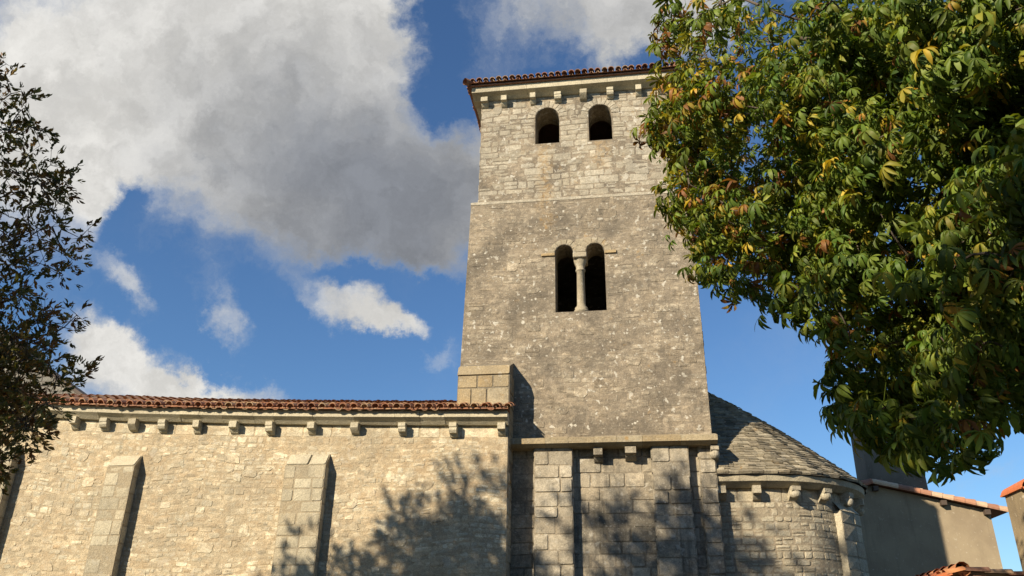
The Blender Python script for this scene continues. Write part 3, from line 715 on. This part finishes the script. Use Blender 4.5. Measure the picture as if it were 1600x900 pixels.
# conical roof of thin stone slabs
rf = MB(); random.seed(51); AP = at(1108, 606, 23.0); AP[0] = XR+.03; NR = 46
LT = (AX-XR)+AR*math.pi
def epath(u):
    p, n = apath(u, .38+.03*math.sin(u*9)); return np.array((p[0], p[1], 5.69))
def rp_(u, t, h=0):
    e = epath(u); p = e+(AP-e)*t; p = p+np.array((0, 0, +.12*math.sin(math.pi*min(t, 1))))   # slight sag of the slope
    n = apath(u)[1]; return p+np.array((n[0]*.45, n[1]*.45, .9))*h
for k in range(NR):
    t0, t1 = k/NR, min((k+1.6)/NR, .999); u = -.14-S(0, .2)
    while u < LT:
        lw = S(.12, .30)/max(.15, (1-t0)); a_, b_ = max(u, -.14)+.004, min(u+lw, LT)-.004
        if b_-a_ > .02:
            hh = S(.03, .06); dj = S(-.4, .4)/NR; tt = max(0, t0+dj)
            am = (a_+b_)/2
            lo = [rp_(x, tt, hh) for x in (a_, am, b_)]; hi = [rp_(x, t1, .004) for x in (b_, am, a_)]; un = [rp_(x, tt, -.012) for x in (a_, am, b_)]
            rf.add(lo+hi+un, [(0, 1, 4, 5), (1, 2, 3, 4), (6, 7, 1, 0), (7, 8, 2, 1)], (random.random(), random.random()*.8, 0))
        u += lw
us = np.linspace(-.14, LT, 40)
for i in range(39): rf.add([rp_(us[i], 0, -.02), rp_(us[i+1], 0, -.02), AP-np.array((0, 0, .05))], [(0, 1, 2)], (.2, .5, 1))
rf.build('apse_roof', M_LAUZE, apse)

# ------------------------------------------------------------------ rendered house behind the apse
HY = 30.6
pk = at(1360, 752, HY); er = at(1572, 797, HY); wl = at(1557, 845, HY)
house = thing('rendered_house', 'beige rendered house with sloping tiled verge behind the round apse', 'house', (pk[0]+2, HY, 0))
sl_ = (er[2]-pk[2])/(er[0]-pk[0])
hx0, hx1 = pk[0]-5.0, wl[0]
hz = lambda x: pk[2]-.14+sl_*abs(x-pk[0])*(1 if x > pk[0] else 1.35)
hw_ = MB(); ring = [(hx0, HY, 0), (hx1, HY, 0), (hx1, HY, hz(hx1)), (pk[0], HY, hz(pk[0])), (hx0, HY, hz(hx0))]
hw_.prism(ring[::-1], (0, 7, 0)); hw_.build('wall', M_REND, house)
hr = MB(); random.seed(61)
for x_e, sg in ((er[0], 1), (hx0-.5, -1)):
    P0 = np.array((x_e, HY-.16, hz(x_e)+.13)); P1 = np.array((pk[0], HY-.16, hz(pk[0])+.13)); d = P1-P0; L = np.linalg.norm(d); d /= L
    nrm_ = np.array((-d[2]*sg, 0, d[0]*sg)); nrm_ = nrm_ if nrm_[2] > 0 else -nrm_
    k = 0.0
    while k < L-.02:          # verge: barrel tiles laid end to end along the gable
        c0 = P0+d*(k-.03); c1 = P0+d*min(k+.40, L); ti = (random.random(), random.random()**.6, 0); seg = 8; rg = []
        for c_, r_ in ((c0, .14), (c1, .115)):
            for i in range(seg+1):
                a_ = math.pi*(-.15+1.15*i/seg); rg.append(c_+np.array((0, -1, 0))*r_*math.cos(a_)+nrm_*(r_*math.sin(a_)-.05))
        hr.add(rg, [(i, i+1, seg+2+i, seg+1+i) for i in range(seg)]+[tuple(range(seg+1))], ti); k += .36
    A = P0 if sg == 1 else P0
    # roof slope behind the verge
    U = np.array((0, 1, 0)) if sg == 1 else np.array((0, 1, 0))
    tiles(hr, P0+np.array((0, .12, 0))+nrm_*.0, U, d, nrm_, 7.2, lambda u: L, sp=.24)
    hr.prism([P0+np.array((0, -.02, 0))-nrm_*.02, P1+np.array((0, -.02, 0))-nrm_*.02, P1+np.array((0, -.02, 0))-nrm_*.09, P0+np.array((0, -.02, 0))-nrm_*.09], (0, 7.3, 0), (.9, .1, 0))
hr.build('roof', M_TILE_V, house)
for px_, py_ in ((1474, 787), (1542, 800), (1367, 760)):
    c_ = at(px_, py_, HY-.1); r_ = MB(); zc_ = hz(c_[0])-.1; r_.rough_box(c_[0]-.09, HY-.22, zc_-.1, c_[0]+.09, HY+.3, zc_+.07, (.3, .2, 0), .004, .008); r_.build('rafter_end', M_WOOD, house)
sk = MB(); sy = HY+1.6; a_ = at(1357, 750, sy); b_ = at(1450, 752, sy); tl = at(1347, 660, sy); top = at(1400, 618, sy)[2]
sk.prism([(a_[0]-.05, sy, 5), (b_[0], sy, 5), (b_[0]-.12, sy, top), (a_[0]+.02, sy, top)], (0, 1.5, 0))
sk.build('chimney_stack', M_STACK, house)
sc_ = MB(); sc_.rough_box(a_[0]-.12, sy-.14, top, b_[0]+.05, sy+1.64, top+.14, (.5, .5, 0), .01, .02); sc_.build('chimney_cap', M_STRING, house)

# ------------------------------------------------------------------ low tiled outbuilding, front right
OY = 14.0
rp0 = at(1503, 889, OY); rl = at(1425, 903, OY)
out = thing('outbuilding', 'low outbuilding at lower right with orange ridge tiles and stub chimney', 'outbuilding', (rp0[0]+1, OY, 0))
ow = MB(); sl2 = (rp0[2]-rl[2])/(rp0[0]-rl[0]); xl_, xr_ = rp0[0]-2.2, rp0[0]+3.2
zl2 = lambda x: rp0[2]-.16-(rp0[0]-x)*.36 if x < rp0[0] else rp0[2]-.16-(x-rp0[0])*.10
ow.prism([(xl_, OY+.1, 0), (xl_, OY+.1, zl2(xl_)), (rp0[0], OY+.1, zl2(rp0[0])), (xr_, OY+.1, zl2(xr_)), (xr_, OY+.1, 0)], (0, 4, 0)); ow.build('wall', M_REND2, out)
orf = MB(); random.seed(71); orr = MB()
for x_e, sg in ((xl_-.25, -1), (xr_+.2, 1)):
    P0 = np.array((x_e, OY, zl2(x_e)+.10)); P1 = np.array((rp0[0], OY, zl2(rp0[0])+.10)); d = P1-P0; L = np.linalg.norm(d); d /= L
    nrm_ = np.array((d[2], 0, -d[0])); nrm_ = nrm_ if nrm_[2] > 0 else -nrm_
    tiles(orf if sg == 1 else orr, P0, (0, 1, 0), d, nrm_, 4.2, lambda u: L, sp=.2)  # orange tiles bright on left slope as sunlit, dark on right as shaded
    orf.prism([P0-nrm_*.0+(0, .02, 0), P1+(0, .02, 0), P1-nrm_*.06+(0, .02, 0), P0-nrm_*.06+(0, .02, 0)], (0, 4.2, 0), (.9, .1, 0))
orf.build('roof', M_TILE_T, out); 
k = 0
while k < 4.2:
    orr.tube([(rp0[0], OY-.05+k, zl2(rp0[0])+.16), (rp0[0], OY+.38+k, zl2(rp0[0])+.145)], [.11, .085], 10, (random.random(), random.random(), 0)); k += .36
orr.build('ridge_tiles', M_TILE_N, out)
cx0 = at(1574, 800, 14.2); ct = at(1572, 765, 13.6)[2]
chm = MB(); chm.prism([(cx0[0], 13.6, 0), (cx0[0]+.75, 13.6, 0), (cx0[0]+.72, 13.6, ct), (cx0[0]+.02, 13.6, ct)], (0, .6, 0))
chm.build('chimney', M_CHIM, out)
cc = MB()
for k in range(4):
    x = cx0[0]+.1+k*.19
    n = 8; r_ = .115
    for yy in (13.5,):
        rg = []
        for y_, rr in ((yy, r_), (yy+.8, r_*.85)):
            for i in range(n+1):
                a_ = math.pi*i/n; rg.append((x+rr*math.cos(a_), y_, ct+.01+S(0, .01)+rr*math.sin(a_)*1.2))
        for y_, rr in ((yy, r_-.022),):
            for i in range(n+1):
                a_ = math.pi*i/n; rg.append((x+rr*math.cos(a_), y_, ct+.01+rr*math.sin(a_)*1.2))
        cc.add(rg, [(i, i+1, n+2+i, n+1+i) for i in range(n)]+[(i, i+1, 2*n+3+i, 2*n+2+i) for i in range(n)], (random.random(), random.random()*.7, 0))
cc.box(cx0[0]-.02, 13.52, ct, cx0[0]+.78, 14.28, ct+.03, (.4, .3, 0))
cc.build('chimney_cap', M_TILE_N, out)

# ------------------------------------------------------------------ gabled house behind the nave, far left
GY = 30.0
g0, g1, g2 = at(-60, 462, GY), at(60, 566, GY), at(134, 618, GY)
gx_r = g2[0]+1.6; gz_r = g2[2]-1.6*(g1[2]-g2[2])/(g2[0]-g1[0])
gab = thing('stone_gable', 'grey stone gable end with sloping coping coloured dark as if shaded behind the nave eaves at far left', 'building', (g0[0], GY, 0))
gw = MB(); pl_ = [(g0[0], GY, g0[2]), (g1[0], GY, g1[2]-.0), (gx_r, GY, gz_r)]
xl3 = 2*g0[0]-gx_r
ring = [(gx_r, GY, 0), (gx_r, GY, gz_r-.1), (g1[0], GY, g1[2]-.1), (g0[0], GY, g0[2]-.1), (xl3, GY, gz_r-.1), (xl3, GY, 0)]
gw.prism(ring, (0, .5, 0), (.5, .3, 1)); mpg = flat((xl3, GY, 0), (1, 0, 0), (0, 0, 1), (0, -1, 0))
def exg(v0, v1):
    xr = np.interp(v1, [gz_r-.1, g1[2]-.1, g0[2]-.1], [gx_r, g1[0], g0[0]]); return [(xr-xl3, 99), (-9, 2*g0[0]-xr-xl3)] if v1 < g0[2]-.1 else [(-9, 99)]
random.seed(81)
gw.masonry(mpg, gx_r-xl3, g0[2], (.2, .32), (.25, .6), excl=exg, v0=8.0, tint=tcol(.4))
gw.build('stonework', M_GABLE, gab)
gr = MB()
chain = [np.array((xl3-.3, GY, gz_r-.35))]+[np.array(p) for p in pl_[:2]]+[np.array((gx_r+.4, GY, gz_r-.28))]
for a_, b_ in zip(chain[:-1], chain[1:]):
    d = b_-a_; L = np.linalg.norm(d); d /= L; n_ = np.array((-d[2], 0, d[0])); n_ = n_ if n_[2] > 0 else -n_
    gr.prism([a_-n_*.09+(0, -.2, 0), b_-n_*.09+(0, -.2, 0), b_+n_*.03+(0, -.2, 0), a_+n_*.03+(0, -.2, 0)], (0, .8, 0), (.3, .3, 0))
gr.build('coping', M_WOOD, gab)  # dark wood colour stands in for shade along the verge

# ------------------------------------------------------------------ trees
rng = np.random.default_rng(7)
def leaflet(L, ang, droop, wmul=1.0, fold=.10, ts=(0, .3, .6, .84, 1), ws=(.02, .085, .165, .135, .0)):
    V, F = [], []
    ca_, sa_ = math.cos(ang), math.sin(ang)
    for tt, ww in zip(ts, ws):
        r_ = L*tt*math.cos(droop*tt*.7); z = -L*tt*math.sin(droop*tt*.7+.05); w_ = ww*L*wmul
        for sd_, zz in ((-1, fold*w_*2), (0, 0), (1, fold*w_*2)):
            V.append((r_*ca_-sd_*w_*sa_, r_*sa_+sd_*w_*ca_, z+zz))
    for k in range(len(ts)-1):
        b = k*3; F += [(b, b+1, b+4, b+3), (b+1, b+2, b+5, b+4)]
    return V, F
def palm_leaf(rs):
    V, F, I = [], [], []
    n = rs.choice([5, 7, 7]); half = (n-1)/2
    for i in range(n):
        a = (i-half)/half*R(112 if n == 7 else 95)+R(rs.uniform(-6, 6)); L = (1-.42*abs((i-half)/half)**1.6)*rs.uniform(.9, 1.08)
        v, f = leaflet(L, a, rs.uniform(.5, 2.3), rs.uniform(.6, .98), rs.uniform(.05, .8)); o = len(V)
        V += [(x+.55, y, z) for x, y, z in v]; F += [tuple(o+q for q in ff) for ff in f]; I += [i/7]*len(f)
    o = len(V); V += [(-.35, .012, .0), (-.35, -.012, .0), (.55, -.012, 0), (.55, .012, 0)]; F.append((o, o+1, o+2, o+3)); I.append(-1)
    return np.array(V), np.array(F), np.array(I)
def sprig(rs):
    V, F, I = [], [], []
    n = rs.randint(5, 8)
    for i in range(n):
        v, f = leaflet(rs.uniform(.7, 1.1), rs.uniform(-.4, .4), rs.uniform(.2, 1.2), 1.15, .25, (0, .35, .7, 1), (.02, .15, .16, 0)); o = len(V)
        a = i*2.4; c_, s_ = math.cos(a), math.sin(a); ax = .16*i; sp_ = rs.uniform(.3, 1.2)
        for x, y, z in v:                     # leaves spiral along a small twig that runs along x
            x, z = x*math.cos(sp_)-z*math.sin(sp_), x*math.sin(sp_)+z*math.cos(sp_)
            V.append((x+ax, y*c_-z*s_, y*s_+z*c_))
        F += [tuple(o+q for q in ff) for ff in f]; I += [i/9]*len(f)
    o = len(V); V += [(-.3, .02, 0), (-.3, -.02, 0), (.16*n, -.01, 0), (.16*n, .01, 0)]; F.append((o, o+1, o+2, o+3)); I.append(-1)
    return np.array(V), np.array(F), np.array(I)
def foliage(name, temps, pos, dirs, ups, scales, tr_, tg_, mat, parent):
    Vs, Fs, Cs = [], [], []; off = 0
    pos, dirs, ups = np.array(pos), np.array(dirs), np.array(ups)
    dirs /= np.linalg.norm(dirs, axis=1)[:, None]
    ys = np.cross(ups, dirs); ys /= np.linalg.norm(ys, axis=1)[:, None]+1e-9; zs = np.cross(dirs, ys)
    which = rng.integers(0, len(temps), len(pos))
    for k, (V, F, I) in enumerate(temps):
        ix = np.where(which == k)[0]
        if not len(ix): continue
        M = np.stack([dirs[ix], ys[ix], zs[ix]], 1)            # rows: axes
        W = np.einsum('vk,nkj->nvj', V, M)*np.array(scales)[ix][:, None, None]+pos[ix][:, None, :]
        Vs.append(W.reshape(-1, 3)); n, nvv = len(ix), len(V)
        Fs.append((F[None]+(off+np.arange(n)*nvv)[:, None, None]).reshape(-1, 4)); off += n*nvv
        c_ = np.zeros((n, len(F), 4), np.float32); c_[..., 3] = 1
        c_[..., 0] = np.array(tr_)[ix][:, None]+(np.sin(I*40+ix[:, None]*1.7)*.12)
        c_[..., 1] = np.clip(np.array(tg_)[ix][:, None]+np.sin(I*23+ix[:, None]*2.3)*.09, 0, 1)
        Cs.append(c_.reshape(-1, 4))
    V = np.concatenate(Vs)-wloc(parent); F = np.concatenate(Fs); Cc = np.concatenate(Cs)
    me = bpy.data.meshes.new(name); me.vertices.add(len(V)); me.vertices.foreach_set('co', V.astype(np.float32).ravel())
    me.loops.add(F.size); me.loops.foreach_set('vertex_index', F.astype(np.int32).ravel())
    me.polygons.add(len(F)); me.polygons.foreach_set('loop_start', np.arange(0, F.size, 4, dtype=np.int32))
    me.update(calc_edges=True); me.materials.append(mat)
    a = me.attributes.new('tint', 'FLOAT_COLOR', 'FACE'); a.data.foreach_set('color', Cc.ravel())
    me.polygons.foreach_set('use_smooth', np.ones(len(F), bool)); me.validate()
    ob = bpy.data.objects.new(name, me); COL.objects.link(ob); ob.parent = parent; return ob
def inside(poly, x, y):
    c_ = False; n = len(poly)
    for i in range(n):
        x1, y1 = poly[i]; x2, y2 = poly[i-1]
        if (y1 > y) != (y2 > y) and x < (x2-x1)*(y-y1)/(y2-y1)+x1: c_ = not c_
    return c_
class Grow:                              # every new spray joins the nearest wood already there
    def __init__(s, tk, heads, r0): s.tk, s.h, s.r = tk, [np.array(p) for p in heads], r0
    def to(s, c_, sag, seg=5):
        A = np.array(s.h); h = A[np.argmin(np.linalg.norm(A-c_, axis=1))]; d = np.linalg.norm(h-c_)
        r_ = min(s.r, .006+.012*d)
        P_ = bent(h, c_, sag*d, 3); s.tk.tube(P_, [r_, r_*.8, r_*.6, r_*.4], seg); s.h += P_[2:]
def bent(a, b, sag, n=5):
    a, b = np.array(a, float), np.array(b, float)
    return [a+(b-a)*i/n+np.array((0, 0, sag*math.sin(math.pi*i/n))) for i in range(n+1)]
import random as _rr

# --- horse chestnut overhead at right
random.seed(91)
TC = np.array((5.6, 4.6, 0))
chest = thing('chestnut_tree', 'big horse chestnut with browning palm-shaped leaves overhanging from the right', 'tree', TC)
POLY = [(1150, -40), (1062, 14), (1022, 62), (1034, 120), (1030, 175), (1010, 225), (1046, 275), (1030, 345), (1082, 362), (1078, 440), (1110, 462), (1170, 452), (1205, 480),
        (1262, 490), (1308, 540), (1318, 590), (1330, 615), (1330, 640), (1360, 655), (1375, 680), (1410, 695), (1455, 705), (1500, 680), (1560, 660), (1600, 640), (1700, 610), (2150, 540), (2150, -40)]
lobes = []                               # (centre, radius, brownness)
def cpos(x, y, dist): d = ray(x, y); return CAM+d/np.linalg.norm(d)*dist
def cdist(x): return float(np.interp(x, [1000, 1200, 1400, 1600, 1900], [7.6, 6.6, 5.6, 4.9, 4.6]))
n_ = 0
boughs = []
while len(boughs) < 118:                  # foliage gathers in boughs with dark gaps between them
    x, y = S(1010, 2140), S(-40, 700)
    if inside(POLY, x, y) and all(math.hypot(x-b[0], y-b[1]) > 42 for b in boughs): boughs.append((x, y, S(-.3, 1.5)))
for _ in range(40000):
    if n_ > 640: break
    bx, by, bk = random.choice(boughs); x, y = random.gauss(bx, 24), random.gauss(by, 20)
    if not inside(POLY, x, y): continue
    k = cdist(x)+bk+S(0, .35)+abs(y-by)*.006
    rpx = .22*FPX/k
    if not all(inside(POLY, x+dx*rpx, y+dy*rpx) for dx, dy in ((1, 0), (-1, 0), (0, 1.5), (0, -.8))): continue
    lobes.append((cpos(x, y, k), .24, max(0, (1250-x)/300)*.25)); n_ += 1
for _ in range(4000):                    # deeper boughs close the gaps
    if n_ > 870: break
    x, y = S(1040, 2140), S(-40, 680)
    if all(inside(POLY, x+dx, y+dy) for dx, dy in ((50, 0), (-50, 0), (0, 75), (0, -45))): lobes.append((cpos(x, y, cdist(x)+S(1.6, 3.2)), .34, .0)); n_ += 1
for i in range(len(POLY)-1):             # drooping sprays that make the outline of the crown
    (x0, y0), (x1, y1) = POLY[i], POLY[i+1]; L = math.hypot(x1-x0, y1-y0)
    for k in range(max(1, int(L/22))):
        f_ = (k+random.random())/max(1, int(L/22)); x, y = x0+(x1-x0)*f_, y0+(y1-y0)*f_
        if x > 1650 or y < -30: continue
        cxp, cyp = 1430, 300; dx, dy = cxp-x, cyp-y; dl = math.hypot(dx, dy); x += dx/dl*36; y += dy/dl*36-8
        lobes.append((cpos(x, y, cdist(x)+S(-.1, .6)), .13, max(0, (1250-x)/300)*.35))
for (x, y) in ((1085, 448), (1112, 452), (1160, 455), (1195, 492), (1225, 500), (1268, 520), (1296, 600), (1302, 640), (1310, 672), (1336, 684), (1440, 722), (1462, 716), (1360, 696), (1028, 75), (1045, 40), (1016, 235),
               (1024, 215), (1038, 335), (1056, 345), (1030, 180), (1520, 700), (1400, 712), (1500, 705)):
    for _ in range(2): lobes.append((cpos(x+S(-8, 8)+10, y+S(-8, 4)-28, cdist(x)+S(-.1, .4)), .11, .12 if x < 1100 else 0))
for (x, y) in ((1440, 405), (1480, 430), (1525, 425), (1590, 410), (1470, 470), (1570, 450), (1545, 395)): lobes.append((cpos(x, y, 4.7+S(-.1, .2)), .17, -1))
n_in = len(lobes)
for _ in range(2300):                     # rest of the crown, beyond the frame
    p = np.array((S(1.5, 10.5), S(.8, 9.5), S(4.2, 11)))
    q_ = (p-np.array((5.8, 5.0, 7.2)))/np.array((4.6, 4.4, 3.8))
    if not .45 < np.linalg.norm(q_) < 1: continue
    if (p[0]-4.0)*.63+(p[1]-4.5)*.78 < .5 and p[0]*.78-p[1]*.63 < 1.3: continue      # sunward boughs left out so the sun reaches the visible foliage
    v = p-CAM; z = v@FWD
    if z > .2:
        x, y = 800+FPX*(v@RT)/z, 450-FPX*(v@UP)/z
        if x < 2060 and -60 < y < 960: continue
        if x < 1250 and y < 0: continue
    lobes.append((p, .42, 0))
pos, dirs, ups, scs, tr_, tg_ = [], [], [], [], [], []
tk = MB()
trunk = [TC+(0, 0, -.1), TC+(.03, 0, 1.0), TC+(-.05, .05, 2.4), TC+(.05, .1, 4.0), TC+(0, .2, 6.0), TC+(-.1, .2, 8.5)]
tk.tube(trunk, [.42, .33, .29, .25, .17, .05], 14)
heads = []
for k in range(16):
    a = k*2.4; z0 = 2.6+k*.34; r_ = S(2.2, 3.3); tip = TC+np.array((math.cos(a)*r_, math.sin(a)*r_, z0+S(.4, 1.6)))
    P_ = bent(TC+(0, .1, z0), tip, .35); tk.tube(P_, [.085, .075, .062, .05, .038, .022], 8); heads += P_[2:]
for tip in (cpos(1100, 180, 7.4), cpos(1120, 380, 7.2), cpos(1250, 60, 7.0), cpos(1330, 560, 6.4), cpos(1420, 400, 6.0)):
    P_ = bent(TC+(0, .1, 3.6), tip, .3, 8); tk.tube(P_, [.10-.0105*i for i in range(9)], 8); heads += P_[2:]
gw_ = Grow(tk, heads, .03); hm = np.mean(np.array(heads), axis=0)
for i in sorted(range(len(lobes)), key=lambda i: np.linalg.norm(lobes[i][0]-hm)):
    c_, r_, br = lobes[i]; near = i < n_in
    gw_.to(c_, S(-.12, .15))
    nl = 24 if near else 16
    if r_ < .2: nl = 8
    if r_ > .3 and near: nl = 34
    for _ in range(nl):
        v = np.array([random.gauss(0, 1) for _ in range(3)]); v /= np.linalg.norm(v); rad = r_*random.random()**.4
        p = c_+v*rad
        out_ = v*.8+(p-np.array((5.6, 4.6, 6.0)))*.12+np.array((0, 0, S(-1.0, .1)))
        pos.append(p); dirs.append(out_); ups.append(np.array((S(-.5, .5), S(-.5, .5), 1.0)))
        scs.append(S(.06, .125)*float(np.interp(c_[0]/c_[1], [0, .55], [1.0, 1.06]))*(1.22 if r_ < .2 else 1.06) if near else S(.15, .22)); tr_.append(random.random())
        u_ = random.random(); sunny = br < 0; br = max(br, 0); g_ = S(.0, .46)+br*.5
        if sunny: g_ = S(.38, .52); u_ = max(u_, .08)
        if u_ < .04+br: g_ = S(.74, 1.0)
        elif u_ < .10+br*1.2: g_ = S(.5, .72)
        tg_.append(min(1, g_))
tk.build('trunk', M_BARK, chest, smooth=True)
rs = _rr.Random(3)
foliage('crown', [palm_leaf(rs) for _ in range(28)], pos, dirs, ups, scs, tr_, tg_, M_LEAF, chest)

# --- tree at the left edge, its crown mostly outside the frame; it throws the shade on the wall
random.seed(101)
TL = np.array((-14.2, 5.6, 0))
lt = thing('leafy_tree', 'half-bare autumn tree with small dull leaves and thin twigs at the left edge', 'tree', TL)
tk = MB(); tk.tube([TL+(0, 0, -.1), TL+(.1, 0, 2), TL+(-.1, .1, 5), TL+(.1, 0, 9), TL+(.2, .2, 13)], [.45, .36, .3, .2, .06], 14)
heads = []
for k in range(20):
    a = k*2.4; z0 = 4+k*.42; r_ = S(3, 4.6)*(1-.02*k); tip = TL+np.array((math.cos(a)*r_, math.sin(a)*r_, z0+S(.8, 2.2)))
    P_ = bent(TL+(0, 0, z0), tip, .5); tk.tube(P_, [.13, .11, .09, .07, .05, .03], 7); heads += P_[2:]
LP = [(0, 92), (18, 118), (40, 150), (52, 195), (78, 205), (70, 250), (112, 262), (118, 285), (92, 318), (84, 345), (142, 356), (126, 390), (112, 425), (88, 440), (60, 468), (118, 492), (100, 515),
      (48, 535), (104, 556), (128, 580), (112, 612), (70, 640), (64, 668), (44, 690), (28, 700), (0, 745), (-80, 760), (-80, 92)]
lobes = []
for _ in range(6000):
    if len(lobes) > 290: break
    x, y = S(-70, 150), S(90, 750)
    if not inside(LP, x, y): continue
    if x > 50 and random.random() < .4: continue
    if 30 < x < 118 and 560 < y < 625 and random.random() < .7: continue
    if y < 480 and random.random() < .45: continue
    lobes.append((at(x, y, S(8.6, 10.6)),  .26, 8 if y < 480 else 10))
for (x, y) in ((10, 100), (35, 150), (70, 205), (115, 270), (110, 280), (138, 358), (125, 372), (95, 320), (120, 492), (120, 575), (126, 584), (100, 600)): lobes.append((at(x, y, 9.3), .15, 7))
P_ = bent(TL+(0, .1, 5.0), at(-30, 420, 9.2), .4, 7); tk.tube(P_, [.14-.014*i for i in range(8)], 8); heads += P_[2:]
P_ = bent(TL+(0, .1, 4.0), at(-20, 640, 9.2), .4, 7); tk.tube(P_, [.14-.014*i for i in range(8)], 8); heads += P_[2:]
P_ = bent(TL+(0, .1, 6.0), at(-30, 220, 9.2), .4, 7); tk.tube(P_, [.14-.014*i for i in range(8)], 8); heads += P_[2:]
n_in = len(lobes)
for _ in range(20000):
    if len(lobes) > n_in+640: break
    p = np.array((S(-19.5, -5.0), S(-1.5, 11.5), S(4, 17)))
    q_ = (p-np.array((-12.0, 4.3, 9.8)))/np.array((7.0, 6.2, 6.9))
    if (abs(q_)**3).sum() > 1: continue
    v = p-CAM; z = v@FWD
    if z > .2 and 800+FPX*(v@RT)/z > -190: continue
    zs_, xs_ = p[2]-.684*(19.3-p[1]), p[0]+.81*(19.3-p[1])          # keep the crown low enough for the evening sun to clear it
    if zs_ > 5.3-max(0, -4.4-xs_)*.62-max(0, xs_-1)*.12: continue
    lobes.append((p, .6, 30))
pos, dirs, ups, scs, tr_, tg_ = [], [], [], [], [], []
gw_ = Grow(tk, heads, .014); hm = TL+np.array((0, 0, 8))
for i in sorted(range(len(lobes)), key=lambda i: np.linalg.norm(lobes[i][0]-hm)):
    c_, r_, nl = lobes[i]; near = i < n_in
    gw_.to(c_, S(-.2, .3))
    for _ in range(nl):
        v = np.array([random.gauss(0, 1) for _ in range(3)]); v /= np.linalg.norm(v); p = c_+v*r_*random.random()**.5
        if near and random.random() < .35: tk.tube([c_, p], [.005, .003], 4)
        pos.append(p); dirs.append(v+np.array((.25, .1, .15))); ups.append(np.array((S(-1, 1), S(-1, 1), 1.0)))
        scs.append(S(.068, .118) if near else S(.15, .24)); tr_.append(random.random()); tg_.append(min(1, max(0, random.gauss(.58, .22))))
tk.build('trunk', M_BARK, lt, smooth=True)
foliage('crown', [sprig(rs) for _ in range(10)], pos, dirs, ups, scs, tr_, tg_, M_LEAF2, lt)

# --- two unseen trees added behind the viewer to shade the underside of the chestnut
for sd_, TB, zc_, rr, lab in ((111, (-8.2, -2.5, 0), 7.1, (3.4, 3.3, 3.9), 'taller of two round bushy trees added behind the viewpoint to shade the low chestnut boughs'),
                              (112, (-4.4, -6.0, 0), 6.25, (3.2, 3.0, 3.3), 'lower of two round bushy trees added behind the viewpoint to shade the chestnut, beside the taller one')):
    random.seed(sd_); TB = np.array(TB); bt = thing('added_shade_tree', lab, 'tree', TB); bt['group'] = 'added shade trees behind the viewpoint'
    tk = MB(); tk.tube([TB+(0, 0, -.1), TB+(.1, 0, 2), TB+(0, .1, zc_-1), TB+(.1, 0, zc_+rr[2]*.7)], [.3, .25, .18, .06], 12)
    heads = [TB+np.array((0, 0, z)) for z in np.arange(2, zc_+rr[2]*.7, 1)]
    pos, dirs, ups, scs, tr_, tg_ = [], [], [], [], [], []
    gw_ = Grow(tk, heads, .05)
    for _ in range(330):
        v = np.array([random.gauss(0, 1) for _ in range(3)]); v *= random.random()**.4/np.linalg.norm(v)
        c_ = TB+np.array((0, 0, zc_))+v*np.array(rr); gw_.to(c_, S(-.2, .3))
        for _ in range(18):
            v = np.array([random.gauss(0, 1) for _ in range(3)]); v /= np.linalg.norm(v)
            pos.append(c_+v*.6*random.random()**.5); dirs.append(v); ups.append(np.array((S(-1, 1), S(-1, 1), 1.0))); scs.append(S(.22, .34)); tr_.append(random.random()); tg_.append(S(0, .6))
    tk.build('trunk', M_BARK, bt, smooth=True)
    foliage('crown', [sprig(rs) for _ in range(5)], pos, dirs, ups, scs, tr_, tg_, M_LEAF2, bt)
